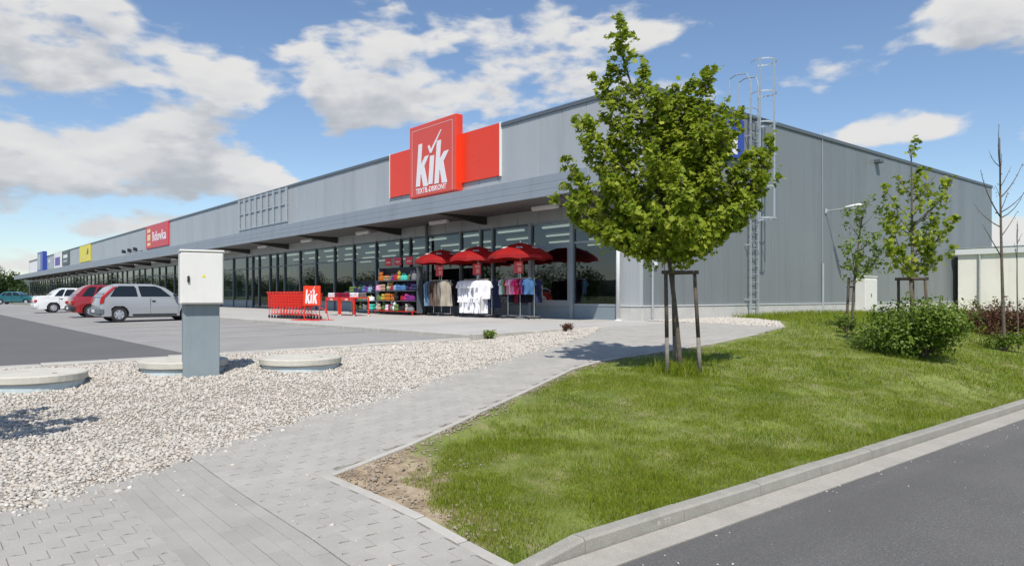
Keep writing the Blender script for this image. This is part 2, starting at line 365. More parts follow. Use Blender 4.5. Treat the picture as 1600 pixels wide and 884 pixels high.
# worn bare earth at the lawn's tip, ragged towards the grass
t = MAT['turf'].node_tree; g = G(t); p = t.nodes['Principled BSDF']; src = p.inputs['Base Color'].links[0].from_socket; pos = g.n('ShaderNodeNewGeometry').outputs['Position']
sp_ = g.n('ShaderNodeSeparateXYZ'); g.put(sp_.inputs[0], pos); qx = g.m('MULTIPLY', g.m('ADD', sp_.outputs[0], 5.64), .45); qy = g.m('SUBTRACT', sp_.outputs[1], 2.73)
mm = g.m('SQRT', g.m('ADD', g.m('MULTIPLY', qx, qx), g.m('MULTIPLY', qy, qy))); mm = g.m('ADD', mm, g.m('MULTIPLY', g.m('SUBTRACT', g.noise(pos, 4.5, 6, .65), .5), 1.3))
earth = g.ramp(g.noise(pos, 7, 6, .65), [(.3, (.20, .14, .085)), (.5, (.34, .26, .17)), (.7, (.46, .375, .27))])
g.put(p.inputs['Base Color'], g.mix(g.smooth(mm, 1.08, .58), src, earth))
# ------------------------------------------------------------------ terrain heights
CTRL = np.array([(-3.25, y, -.75) for y in (3.3, 6, 10, 15, 22, 30, 40, 60)] + [(-3.15, y, -.83) for y in (2.6, 1.5, 0, -3, -8)] +
    [(-5.6, 2.7, -.77), (-5.6, 1, -.78), (-5.6, -2, -.78), (-6.2, 1.3, -.76), (-7, 2, -.72), (-7, -1, -.72), (-7, -6, -.7),
     (-5.9, 3.66, -.68), (-7.7, 3.15, -.66), (-6.45, 5.04, -.56), (-8.2, 4.9, -.52), (-7.85, 7.6, -.36), (-9, 6.8, -.38), (-8.1, 9.4, -.29), (-10.4, 10.4, -.16),
     (-8.4, 12.3, -.2), (-8.8, 14.6, -.11), (-11.4, 12.7, -.07), (-12.5, 14, -.03), (-9.6, 17, -.06), (-12.5, 16.8, -.01), (-14, 18, 0), (-14, 22, 0), (-14, 30, 0), (-14, 40, 0), (-14, 60, 0),
     (-12.6, -8, -.45), (-12.6, -2, -.36), (-12.6, 1, -.31), (-12.6, 4, -.265), (-12.6, 7, -.235), (-12.6, 9.4, -.2), (-12.6, 12, -.08),
     (-10.7, 3.2, -.40), (-11.2, 1.3, -.40), (-10.4, 4.6, -.37), (-9.4, 1.2, -.60), (-9.3, 3.2, -.54), (-9, -3, -.6), (-10.5, 7.5, -.29), (-11.3, 9.8, -.2),
     (-5, 8, -.52), (-6.2, 10.2, -.42), (-6, 13, -.33), (-4.5, 12.3, -.45), (-5.5, 15, -.34), (-8, 17, -.06), (-8, 22, .0), (-6, 20, -.16), (-10, 26, 0), (-7, 32, 0), (-5, 30, -.3), (-8, 45, 0)])
def _tri(a, b): return np.sqrt(((a[:, None, :2] - b[None, :, :2]) ** 2).sum(-1) + .02)
_A = np.zeros((len(CTRL) + 3,) * 2); _A[:len(CTRL), :len(CTRL)] = _tri(CTRL, CTRL) + np.eye(len(CTRL)) * .03
_A[:len(CTRL), -3] = 1; _A[:len(CTRL), -2:] = CTRL[:, :2]; _A[-3, :len(CTRL)] = 1; _A[-2:, :len(CTRL)] = CTRL[:, :2].T
_w = np.linalg.solve(_A, np.r_[CTRL[:, 2], 0, 0, 0])
def Hs(P):
    P = np.asarray(P, float); out = np.empty(len(P))
    for i in range(0, len(P), 40000):
        q = P[i:i + 40000, :2]; out[i:i + 40000] = _tri(q, CTRL) @ _w[:-3] + _w[-3] + q @ _w[-2:]
    x, y = P[:, 0], P[:, 1]; w = np.clip((x + 4.4) / 1.1, 0, 1) ** 1.3; edge = np.interp(y, [2.7, 3.25], [-.838, -.768]); out = out * (1 - w) + edge * w
    return np.clip(out, -.86, .05)
def H(x, y): return float(Hs([(x, y)])[0])
def vnoise(P, s, seed=0):
    q = np.asarray(P)[:, :2] * s + 57.3; i = np.floor(q).astype(int); f = q - i; f = f * f * (3 - 2 * f)
    def h(a, b): return np.abs(np.sin(a * 127.1 + b * 311.7 + seed * 74.7) * 43758.5453) % 1
    return ((h(i[:, 0], i[:, 1]) * (1 - f[:, 0]) + h(i[:, 0] + 1, i[:, 1]) * f[:, 0]) * (1 - f[:, 1]) +
            (h(i[:, 0], i[:, 1] + 1) * (1 - f[:, 0]) + h(i[:, 0] + 1, i[:, 1] + 1) * f[:, 0]) * f[:, 1])
LX = np.array([(-6.0, -9), (-5.6, -2), (-5.9, -.2), (-6.15, .5), (-6.7, 1.6), (-7.05, 2.05), (-7.7, 3.15), (-8.2, 4.9), (-8.85, 6.3), (-10.4, 10.3), (-11.5, 12.2), (-12.5, 13.4), (-12.5, 30)])
RX = np.array([(-5.64, 2.73), (-5.9, 3.66), (-6.5, 5.04), (-7.75, 7.7), (-8.05, 8.6), (-8.15, 9.6), (-8.4, 12.3), (-8.8, 14.6), (-9.6, 17.2), (-11.0, 19.4), (-12.6, 20.8), (-13.9, 21.6), (-13.9, 70)])
def xl(y): return np.interp(y, LX[:, 1], LX[:, 0])
def xr(y): return np.where(np.asarray(y) < 2.73, -3.16, np.interp(y, RX[:, 1], RX[:, 0]))
def strip(name, ys, fa, fb, n, mat, dz=0, wob=0, kind='structure'):
    ys = np.asarray(ys, float); a = fa(ys); b = fb(ys); t = np.linspace(0, 1, n)
    X = a[:, None] * (1 - t) + b[:, None] * t; Y = np.repeat(ys[:, None], n, 1)
    P = np.stack([X.ravel(), Y.ravel()], 1); Z = Hs(P) + dz
    if wob: Z = Z + wob * (vnoise(P, 2.2) - .5) + wob * .5 * (vnoise(P, 6, 3) - .5)
    V = np.c_[P, Z]; r = len(ys); I = np.arange(r * n).reshape(r, n)
    Fc = np.stack([I[:-1, :-1].ravel(), I[:-1, 1:].ravel(), I[1:, 1:].ravel(), I[1:, :-1].ravel()], 1)
    o = link(name, fast_mesh(name, V, Fc, smooth=True), mat); return tag(o, kind=kind)
const = lambda c: (lambda y: np.full(len(y), float(c)))
gravel_bed = strip('gravel_bed', np.arange(-9, 13.45, .15), const(-12.62), lambda y: xl(y) + .02, 60, 'gravel_base', -.012, .03)
path = strip('paved_path', np.r_[np.arange(-9, 2.7, .2), 2.7, 2.729, 2.731, np.arange(2.8, 17.3, .2)], lambda y: xl(y), lambda y: xr(y), 40, 'sand_joint', -.012)
gravel_strip = strip('gravel_strip', np.arange(17.2, 21.7, .15), const(-14.0), lambda y: xr(y), 40, 'gravel_base', -.01, .02)
lawn = strip('lawn', np.r_[np.arange(2.74, 24, .12), np.arange(24, 64, .6)], lambda y: xr(y) + .0, const(-3.205), 70, 'turf', -.015, .03)
# the far ground, one sheet to the horizon
V = [(-4000, -4000, -1.05), (4000, -4000, -1.05), (4000, 4000, -1.05), (-4000, 4000, -1.05)]
tag(link('ground', fast_mesh('ground', V, [(0, 1, 2, 3)]), 'field'), kind='structure')
# street
m = MB(); m.add([(-2.86, -60, -.85), (6, -60, -.85), (6, 90, -.85), (-2.86, 90, -.85)], [(0, 1, 2, 3)])
tag(m.build('street', 'asphalt'), kind='structure')
m = MB(); m.add([(6, -60, -.83), (30, -60, -.5), (30, 90, -.5), (6, 90, -.83)], [(0, 1, 2, 3)])
tag(m.build('verge_ground', 'turf'), kind='structure')
# loose grit on the street
gp = np.c_[rng.uniform(-2.8, .6, 130), rng.uniform(3, 14, 130)]
gp[:60, 0] = -2.86 + np.abs(rng.normal(0, .25, 60))
ico = bmesh.new(); bmesh.ops.create_icosphere(ico, subdivisions=1, radius=1); ICO_V = np.array([v.co[:] for v in ico.verts]); ICO_F = np.array([[v.index for v in f.verts] for f in ico.faces]); ico.free()
OCT_V = np.array([(1, 0, 0), (-1, 0, 0), (0, 1, 0), (0, -1, 0), (0, 0, 1), (0, 0, -1)], float) * 1.12
OCT_F = np.array([(0, 2, 4), (2, 1, 4), (1, 3, 4), (3, 0, 4), (2, 0, 5), (1, 2, 5), (3, 1, 5), (0, 3, 5)])
def stone_geo(P, Z, size, BV, BF, flat_=.62):
    n = len(P); k = len(BV)
    a = rng.uniform(0, 2 * np.pi, n); sc = np.c_[size * rng.uniform(.75, 1.4, n), size * rng.uniform(.6, 1.0, n), size * flat_ * rng.uniform(.7, 1.2, n)]
    V = BV[None] * (1 + rng.uniform(-.25, .25, (n, k, 1))) * sc[:, None, :]
    tx = rng.normal(0, .35, n)
    y2 = V[:, :, 1] * np.cos(tx)[:, None] - V[:, :, 2] * np.sin(tx)[:, None]; z2 = V[:, :, 1] * np.sin(tx)[:, None] + V[:, :, 2] * np.cos(tx)[:, None]
    x3 = V[:, :, 0] * np.cos(a)[:, None] - y2 * np.sin(a)[:, None]; y3 = V[:, :, 0] * np.sin(a)[:, None] + y2 * np.cos(a)[:, None]
    return np.stack([x3 + P[:, 0, None], y3 + P[:, 1, None], z2 + Z[:, None]], -1).reshape(-1, 3), (BF[None] + (np.arange(n) * k)[:, None, None]).reshape(-1, 3)
def stones(name, P, Z, size, matn, parent=None, near=8.2):
    d = np.hypot(P[:, 0], P[:, 1]) < near; size = np.asarray(size)
    V1, F1 = stone_geo(P[d], Z[d], size[d], ICO_V, ICO_F); V2, F2 = stone_geo(P[~d], Z[~d], size[~d], OCT_V, OCT_F)
    o = link(name, fast_mesh(name, np.r_[V1, V2], np.r_[F1, F2 + len(V1)]), matn, parent); return tag(o, kind='stuff')
tag(stones('road_grit', gp, np.full(130, -.846), rng.uniform(.004, .011, 130), 'pebble'), 'loose pale grit scattered on the grey street', 'grit')
# pebbles of the beds
def bed_points(n, x0, x1, y0, y1, ok):
    P = np.c_[rng.uniform(x0, x1, n), rng.uniform(y0, y1, n)]; return P[ok(P)]
okA = lambda P: (P[:, 0] > -12.6) & (P[:, 0] < xl(P[:, 1]) + rng.normal(0, .05, len(P)) + .03)
n = 185000
P = bed_points(n, -12.6, -5.4, -1.6, 13.4, okA)
dist = np.hypot(P[:, 0], P[:, 1]); keep = rng.uniform(0, 1, len(P)) < np.clip(1.45 - dist / 20, .55, 1); P = P[keep]; dist = dist[keep]
Z = Hs(P) - .004 + .03 * (vnoise(P, 2.2) - .5) + .015 * (vnoise(P, 6, 3) - .5)
tag(stones('pebbles', P, Z, rng.gamma(6, .0023, len(P)) * np.where(dist > 10.5, 1.2, 1), 'pebble'), 'pale beige pebbles filling the bed beside the path', 'pebbles')
P = bed_points(7000, -14, -9, 17.1, 21.6, lambda P: P[:, 0] < xr(P[:, 1]))
tag(stones('pebbles', P, Hs(P) - .002, rng.gamma(9, .0034, len(P)), 'pebble'), 'pale pebbles at the foot of the grey side wall', 'pebbles')
# crumbs of stone along the lawn's edge and on the bare soil
yy = rng.uniform(2.75, 12, 1500) ** 1.0; off = np.abs(rng.normal(0, .11, 1500)); P1 = np.c_[xr(yy) + .03 + off, yy]
xx = rng.uniform(-5.6, -3.4, 150); P2 = np.c_[xx, 2.75 + np.abs(rng.normal(0, .12, 150)) + .02]
P3 = np.c_[rng.uniform(-5.6, -4.9, 160), rng.uniform(2.75, 3.8, 160)]
yl = rng.uniform(-.5, 10, 800); P4 = np.c_[xl(yl) + np.abs(rng.normal(0, .16, 800)), yl]
P5 = np.c_[rng.uniform(-7, -3.3, 90), rng.uniform(.3, 2.7, 90)]
P = np.r_[P1, P2, P3]
tag(stones('stone_crumbs', P, Hs(P) - .004, rng.gamma(6, .0018, len(P)), 'crumb'), 'small stones scattered along the bare edge of the lawn', 'stones')
P = np.r_[P4, P5]
tag(stones('stray_pebbles', P, Hs(P) + .006, np.r_[rng.gamma(6, .0027, 800), rng.gamma(4, .002, 90)], 'pebble'), 'stray pebbles lying on the grey paving', 'pebbles')

# bare soil at the lawn's tip: a thin sheet over the turf
ys = np.arange(2.74, 5.2, .06)
def soil_b(y):
    return np.minimum(-3.3, np.where(y < 3.05, np.interp(y, [2.74, 3.05], [-3.9, -4.95]), np.interp(y, [3.05, 3.5, 4.2, 5.2], [-5.0, -5.42, -5.95, -6.42])))

# ------------------------------------------------------------------ pavers
PL, PW, AMP = .20, .165, .011
def paver_mesh(gap=.0014, h=.03, ch=.0025):
    nseg = 4; side = []
    for i in range(nseg + 1):
        t = i / nseg; y = -PL / 2 + PL * t; w = {0: 0, 1: 1, 2: 1, 3: 0, 4: 0}[i] if False else (1 if i in (1, 2) else -1 if i == 3 else 0)
        side.append((y, AMP * w))
    poly = [(PW / 2 - gap + w, y * (1 - 2 * gap / PL)) for y, w in side] + [(-PW / 2 + gap + w, y * (1 - 2 * gap / PL)) for y, w in reversed(side)]
    m = MB(); n = len(poly)
    top = [(x * (1 - ch / .08), y * (1 - ch / .1), h * 0 + .004) for x, y in poly]; mid = [(x, y, .0005) for x, y in poly]; bot = [(x, y, -h) for x, y in poly]
    fs = [tuple(range(n))] + [(n + i, n + (i + 1) % n, (i + 1) % n, i) for i in range(n)] + [(2 * n + i, 2 * n + (i + 1) % n, n + (i + 1) % n, n + i) for i in range(n)]
    m.add(top + mid + bot, fs); return m
PAV = paver_mesh(); pav_me = PAV.mesh('paver'); pav_me.materials.append(MAT['paver_concrete'])
def place(me_name, me, x, y, parent, rz=0, dz=0):
    o = bpy.data.objects.new(me_name, me); COL.objects.link(o); o.parent = parent
    e = .08; nx = -(H(x + e, y) - H(x - e, y)) / (2 * e); ny = -(H(x, y + e) - H(x, y - e)) / (2 * e)
    q = Vector((0, 0, 1)).rotation_difference(Vector((nx, ny, 1)).normalized())
    o.rotation_mode = 'QUATERNION'; o.rotation_quaternion = q @ Matrix.Rotation(rz, 3, 'Z').to_quaternion(); o.location = (x, y, H(x, y) + dz)
    return o
cells = []
ni = int(10 / PW); ysam = np.arange(-1.5, 17.15, .01)
for i in range(-2, ni + 2):
    x = -3.16 - PW / 2 - i * PW
    if x + PW / 2 > -3.15: continue
    ok = (xl(ysam) < x - PW * .25) & (x + PW * .28 < np.where(ysam > 2.65, np.interp(ysam, RX[:, 1], RX[:, 0]) - .01, -3.1))
    ok &= ~((ysam > 1.212) & (ysam < 1.955) & (x > -7.35)) & ~((ysam > 2.648) & (ysam < 2.735) & (x > -5.75))
    for j in range(-30, 90):
        y0 = j * PL + (PL / 2 if i % 2 else 0) - .07; y1 = y0 + PL; sel = ysam[(ysam >= y0) & (ysam < y1) & ok]
        if len(sel) < 4: continue
        a_, b_ = sel.min(), min(y1, sel.max() + .01); y = (a_ + b_) / 2; sy = (b_ - a_) / PL
        D = x * fx + y * fy; lat = (x * rx + y * ry) / max(D, .1)
        cells.append((0 if D > 3.6 and abs(lat) < .75 else 1, D, x, y, sy))
cells.sort()
for (s, D, x, y, sy) in cells[:300]:
    o = place('paver', pav_me, x, y, path, 0, .002 + random.uniform(-.0015, .0015)); o.scale = (1, sy, 1)
rest = cells[300:]
mr = MB(); zc = Hs([(c[2], c[3]) for c in rest]); zx = Hs([(c[2] + .08, c[3]) for c in rest]); zy = Hs([(c[2], c[3] + .08) for c in rest])
for (s, D, x, y, sy), z0, z1, z2 in zip(rest, zc, zx, zy):
    gx, gy = (z1 - z0) / .08, (z2 - z0) / .08; dz = .002 + random.uniform(-.0015, .0015)
    mr.add([(px + x, py * sy + y, pz + z0 + dz + gx * px + gy * py * sy) for px, py, pz in PAV.v], PAV.f)
me = bpy.data.meshes.new('far_pavers'); me.from_pydata(mr.v, [], mr.f); me.update()
tag(link('far_pavers', me, 'paver_concrete', path), kind='stuff')
# guide strip of long grooved slabs
gm = MB(); L, W = .30, .10
m = MB(); m.box(-L / 2 + .001, L / 2 - .001, -W / 2 - .0015, W / 2 + .0015, -.03, .003, .002); g_me = m.mesh('guide_slab'); g_me.materials.append(MAT['guide_concrete'])
for r in range(7):
    for c in range(-1, 14):
        x = -3.2 - c * L - (L / 2 if r % 2 else 0) - (.1 if r % 3 == 0 else 0); y = 1.27 + r * .105
        if x > -3.2 - L / 2 + .02 or x < xl(y) + .1: continue
        place('guide_slab', g_me, x, y, path, 0, .003 + random.uniform(-.001, .0015))
# path edging: flat kerb slabs along the lawn side
for i in range(len(RX) - 1):
    if i > 6: break
    a, b = Vector((*RX[i], 0)), Vector((*RX[i + 1], 0)); n = max(1, round((b - a).length / .5)); d = (b - a) / n
    for k in range(n):
        c = a + d * (k + .5); m = MB(); m.box(-d.length / 2 + .004, d.length / 2 - .004, -.03, .03, -.12, .012, .006)
        me = m.mesh('edging'); me.materials.append(MAT['concrete']); place('edging', me, c.x - .0, c.y, path, math.atan2(d.y, d.x), -.002)
m = MB(); m.box(-.245, .245, -.04, .04, -.12, .01, .006); e_me = m.mesh('edging'); e_me.materials.append(MAT['concrete'])
for k in range(5): place('edging', e_me, -3.44 - .5 * k, 2.69, path, 0, 0)

# ------------------------------------------------------------------ kerb and gutter
kerb = tag(bpy.data.objects.new('kerb', None), kind='structure'); COL.objects.link(kerb); kerb.location = (-3.18, 3.2, -.85)
def kerb_stone(y0, y1, za, zb, xw=.105):
    x0, x1 = -3.11 - xw, -3.11; c = .016
    vs = []
    for y, zt in ((y0 + .003, za), (y1 - .003, zb)):
        vs += [(x0, y, -1.04), (x1 + .015, y, -1.04), (x1, y, zt - c), (x1 - c, y, zt), (x0, y, zt)]
    m = MB(); m.add(vs, [(0, 4, 3, 2, 1), (5, 6, 7, 8, 9)] + [(i, (i + 1) % 5, 5 + (i + 1) % 5, 5 + i) for i in range(5)])
    o = m.build('kerb_stone', 'kerb_concrete', kerb, world=True); return o
for k in range(4): kerb_stone(-1.3 + k, -.3 + k, -.828, -.828)
kerb_stone(2.7, 3.2, -.828, -.75)
for k in range(30): kerb_stone(3.2 + k, 4.2 + k, -.75 + .004 * math.sin(k * 3.1), -.75 + .004 * math.sin(k * 3.1 + 1))
gut = tag(bpy.data.objects.new('gutter', None), kind='structure'); COL.objects.link(gut); gut.location = (-2.97, 3.2, -.85)
for k in range(72):
    y0 = -1.6 + .5 * k; m = MB(); m.box(-3.093, -2.855, y0 + .0015, y0 + .4985, -.95, -.838 + random.uniform(-.0015, .0015), .003)
    m.build('gutter_slab', 'gutter_concrete', gut, world=True)

# ------------------------------------------------------------------ car park and apron
def zlot(y): return -.2 - .0125 * (9.4 - y)
m = MB()
m.add([(-12.9, -60, zlot(-60)), (-190, -60, zlot(-60)), (-190, 3.72, zlot(3.72)), (-12.9, 3.72, zlot(3.72))], [(0, 1, 2, 3)])
tag(m.build('drive_lane', 'lot_asphalt'), kind='structure')
m = MB(); m.add([(-12.9, 3.72, zlot(3.72) + .002), (-190, 3.72, zlot(3.72) + .002), (-190, 9.42, zlot(9.42)), (-12.9, 9.42, zlot(9.42))], [(0, 1, 2, 3)])
tag(m.build('parking_stalls', 'lot_paving'), kind='structure')
# pale lines of paving between stalls
m = MB(); 
st = tag(bpy.data.objects.new('stall_lines', None), kind='structure'); COL.objects.link(st); st.location = (-20, 6.5, -.2)
for k in range(22):
    x = -17.2 - 2.62 * k; m = MB(); m.add([(x - .06, 3.9, zlot(3.9) + .006), (x + .06, 3.9, zlot(3.9) + .006), (x + .06, 9.3, zlot(9.3) + .006), (x - .06, 9.3, zlot(9.3) + .006)], [(0, 1, 2, 3)])
    m.build('line', 'concrete', st, world=True)
m = MB(); m.add([(-12.5, 9.5, -.105), (-190, 9.5, -.105), (-190, 16.9, -.004), (-12.5, 16.9, -.004)], [(0, 1, 2, 3)])
tag(m.build('apron_pavement', 'apron'), kind='structure')
ak = tag(bpy.data.objects.new('apron_kerb', None), kind='structure'); COL.objects.link(ak); ak.location = (-20, 9.45, -.15)
for k in range(60):
    x = -12.6 - k * 1.0; m = MB(); m.box(x - .996, x - .004, 9.38, 9.5, -.5, -.1 + random.uniform(-.004, .004), .012); m.build('kerb_stone', 'concrete', ak, world=True)
lk = tag(bpy.data.objects.new('lot_kerb', None), kind='structure'); COL.objects.link(lk); lk.location = (-12.75, 3, -.25)
for k in range(24):
    y = -12 + k * .9; z = zlot(y) if y < 9.2 else -.1
    m = MB(); m.box(-12.93, -12.6, y + .003, y + .897, -.8, z + .03 + random.uniform(-.004, .004), .014); m.build('kerb_stone', 'concrete', lk, world=True)
for k in range(8):
    y = 9.62 + k * .9; m = MB(); z = -.09 + .012 * k
    m.box(-12.62, -12.47, y + .003, y + .897, -.6, min(z, .0) + .012, .012); m.build('kerb_stone', 'concrete', lk, world=True)
m = MB(); m.box(-12.62, -12.465, 9.372, 9.617, -.6, -.082, .01); m.build('kerb_stone', 'concrete', lk, world=True)
# far field strip, earth bank and hills beyond the building
def hill(name, pts, depth, matn):
    m = MB(); n = len(pts); vs = []
    for (x, y, z) in pts:
        d = Vector((x, y, 0)).normalized(); vs += [(x, y, -2), (x, y, z), (x + d.x * depth, y + d.y * depth, z * .9), (x + d.x * depth, y + d.y * depth, -2)]
    fs = [(4 * i + k, 4 * i + k + 1, 4 * i + k + 5, 4 * i + k + 4) for i in range(n - 1) for k in range(3)]
    m.add(vs, fs); return tag(m.build(name, matn, smooth=True), kind='structure')
hill('hills', [(2600 * math.cos(a), 2600 * math.sin(a), 55 + 38 * math.sin(a * 3 + .9) + 16 * math.sin(a * 11) + 7 * math.sin(a * 23)) for a in np.linspace(0, 2 * math.pi, 160)], 700, 'hill')
# ------------------------------------------------------------------ the retail building
CX, CY = -14.0, 16.8; XE = -159.0; YE = 48.2; TOP = 7.05
B = thing('retail_building', 'long grey metal-clad retail hall with canopy and glazed shop front', 'building', (CX, CY, 0))
def part(name, matn, parent=B, **kw):
    def f(m): return m.build(name, matn, parent, world=True)
    return f
def bxp(name, matn, x0, x1, y0, y1, z0, z1, b=0, parent=B):
    m = MB(); m.box(x0, x1, y0, y1, z0, z1, b); return m.build(name, matn, parent, world=True)
# inner wall body behind the panels (dark in the joints)
bxp('backing_wall', 'joint', XE + .1, CX - .12, CY + .09, CY + .2, 3.3, TOP - .06)
bxp('backing_wall', 'joint', CX - .2, CX - .09, CY + .3, YE - .1, 0, TOP - .06)
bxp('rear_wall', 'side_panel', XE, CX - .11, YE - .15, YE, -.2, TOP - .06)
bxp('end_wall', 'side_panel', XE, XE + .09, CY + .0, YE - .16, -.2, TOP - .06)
bxp('roof', 'dark_trim', XE + .1, CX - .21, CY + .21, YE - .16, 6.6, 6.7)
W = 1.14; n = int((CX - XE) / W)
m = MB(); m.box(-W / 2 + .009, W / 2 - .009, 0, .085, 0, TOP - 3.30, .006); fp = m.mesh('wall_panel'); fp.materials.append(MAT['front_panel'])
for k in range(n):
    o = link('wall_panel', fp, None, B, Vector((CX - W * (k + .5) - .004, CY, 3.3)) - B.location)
Ws = (YE - CY) / 29
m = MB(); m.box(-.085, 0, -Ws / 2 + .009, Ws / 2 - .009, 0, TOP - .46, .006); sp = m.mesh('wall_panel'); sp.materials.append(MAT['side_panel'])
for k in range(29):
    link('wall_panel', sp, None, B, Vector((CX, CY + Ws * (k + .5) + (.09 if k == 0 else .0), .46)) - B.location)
xe = onY(966, CY)
for k in range(2):
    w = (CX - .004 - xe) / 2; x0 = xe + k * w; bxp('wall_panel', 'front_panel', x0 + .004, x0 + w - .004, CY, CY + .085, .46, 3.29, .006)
# roof edge
bxp('roof_trim', 'dark_trim', XE, CX + .05, CY - .05, CY + .12, TOP - .04, TOP + .10, .01)
bxp('roof_trim', 'dark_trim', CX - .12, CX + .05, CY + .125, YE + .02, TOP - .04, TOP + .10, .01)
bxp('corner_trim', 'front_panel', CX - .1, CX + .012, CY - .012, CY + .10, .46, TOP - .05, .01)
# plinths
for k in range(9):
    w = (YE - CY) / 9; bxp('plinth', 'plinth_concrete', CX - .08, CX + .035, CY + k * w + (.04 if k == 0 else .003), CY + (k + 1) * w - .003, -.25, .43, .008)
bxp('plinth', 'plinth_concrete', xe, CX + .035, CY - .035, CY + .035, -.25, .43, .008)
bxp('drip_rail', 'white_paint', CX - .05, CX + .06, CY + .07, YE, .432, .458)
bxp('drip_rail', 'white_paint', xe, CX + .06, CY - .06, CY + .065, .432, .458)
# ---- canopy
LY = 14.5; Z0 = 3.71
can = [(Z0, Z0 + .20, LY), (Z0 + .205, Z0 + .405, LY + .02), (Z0 + .41, Z0 + .66, LY + .05)]
for (a, b, y) in can: bxp('canopy_band', 'fascia_grey', XE, CX + .0, y, y + .04, a, b, .012)
bxp('canopy_top', 'fascia_grey', XE, CX - .02, LY + .1, CY - .01, Z0 + .60, Z0 + .64)
bxp('canopy_end', 'fascia_grey', CX - .05, CX - .01, LY + .1, CY - .01, Z0 + .01, Z0 + .595)
bxp('soffit', 'soffit', XE, CX - .055, LY + .05, CY - .012, Z0 + .03, Z0 + .07)
for k in range(23):
    x = -15.4 - 6.2 * k
    m = MB(); vs = []
    for xx in (x - .1, x + .1): vs += [(xx, LY + .06, Z0 + .027), (xx, CY - .02, Z0 + .027), (xx, CY - .02, Z0 - .26), (xx, LY + .06, Z0 + .01)]
    m.add(vs, [(0, 1, 2, 3), (7, 6, 5, 4), (0, 4, 5, 1), (1, 5, 6, 2), (2, 6, 7, 3), (3, 7, 4, 0)]); m.build('canopy_beam', 'beam', B, world=True)
    lx = x - 2.0
    c = bxp('soffit_light', 'white_paint', lx - .62, lx + .62, 15.95, 16.10, Z0 - .10, Z0 + .025, .02)
    bxp('lamp_cover', 'sign_white', lx - .58, lx + .58, 15.97, 16.08, Z0 - .125, Z0 - .103, .005, parent=c)
# lintel between glass head and soffit
bxp('lintel', 'soffit', XE, xe - .06, CY + .02, CY + .085, 3.30, Z0 + .025)
# ---- glazing of the near shop
GY = CY + .03
mull = [onY(p, CY) for p in (966, 894, 829, 770, 751, 720, 666.5, 641, 626, 588, 553, 523, 494, 469, 445, 433, 422, 405, 395, 385.5, 365, 346)]
wide = {1, 2}
def bay(xa, xb, sill, transom, pane='pane', tz=2.5, fm='frame_grey'):
    x1, x0 = max(xa, xb), min(xa, xb)
    w = bpy.data.objects.new('window', None); COL.objects.link(w); w.parent = B; w.location = Vector((x0, GY, sill)) - B.location
    o = orig(w)
    def q(name, matn, *a):
        m = MB(); m.box(*a); return m.build(name, matn, w, world=True)
    t = .045
    q('frame_head', fm, x0 + t, x1 - t, GY - .03, GY + .05, 3.22, 3.295); q('frame_sill', fm, x0 + t, x1 - t, GY - .035, GY + .05, sill, sill + .07)
    if transom:
        q('transom', fm, x0 + t, x1 - t, GY - .03, GY + .05, tz - .035, tz + .035)
        q('pane', pane, x0 + t, x1 - t, GY, GY + .012, sill + .07, tz - .035); q('pane', pane, x0 + t, x1 - t, GY, GY + .012, tz + .035, 3.22)
    else: q('pane', pane, x0 + t, x1 - t, GY, GY + .012, sill + .07, 3.22)
    if sill > .1: bxp('sill_panel', 'plinth_metal', x0 + .02, x1 - .02, GY - .02, GY + .05, -.05, sill - .004)
for i, x in enumerate(mull):
    w = .075 if i in wide else .045
    bxp('mullion', 'frame_light' if i < 7 else 'frame_grey', x - w, x + w, CY - .05, CY + .09, -.04, 3.3)
for i in range(len(mull) - 1):
    door = i in (17, 16)
    bay(mull[i], mull[i + 1], .03 if door else .42, True, fm='frame_light' if i < 2 else 'frame_grey')
# inner sash on the two near bays
for i in (1,):
    a, b = sorted((mull[i], mull[i + 1])); bxp('window_sash', 'frame_light', b - .24, b - .075, GY - .02, GY + .06, .49, 2.46); bxp('window_sash', 'frame_light', a + .075, a + .16, GY - .02, GY + .06, .49, 2.46)
    bxp('window_sash', 'frame_light', a + .162, b - .242, GY - .02, GY + .06, .49, .60); bxp('window_sash', 'frame_light', a + .162, b - .242, GY - .02, GY + .06, 2.36, 2.46)
# the far shops
x = mull[-1]; k = 0
while x > XE + 3:
    w = 2.4 + .5 * ((k * 7) % 3 - 1) * .6; x2 = x - w
    bxp('mullion', 'frame_grey', x2 - .05, x2 + .05, CY - .05, CY + .09, -.04, 3.3)
    bay(x, x2, .42 if k % 5 else .03, k % 3 != 0 or x > -80, 'pane_dark'); x = x2; k += 1
xlast = x
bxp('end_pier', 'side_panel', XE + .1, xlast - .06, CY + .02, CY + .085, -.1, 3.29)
# drain pipes on the front
for px, yy in ((966, CY - .14), (666.5, CY - .13)):
    x = onY(px, CY - .13); m = MB(); m.tube([(x, yy, -.02), (x, yy, Z0 + .02)], .062, 10); m.tube([(x, yy, -.03), (x, yy, .02)], .10, 10); m.build('drain_pipe', 'white_paint' if px > 900 else 'frame_light', B, world=True, smooth=True)
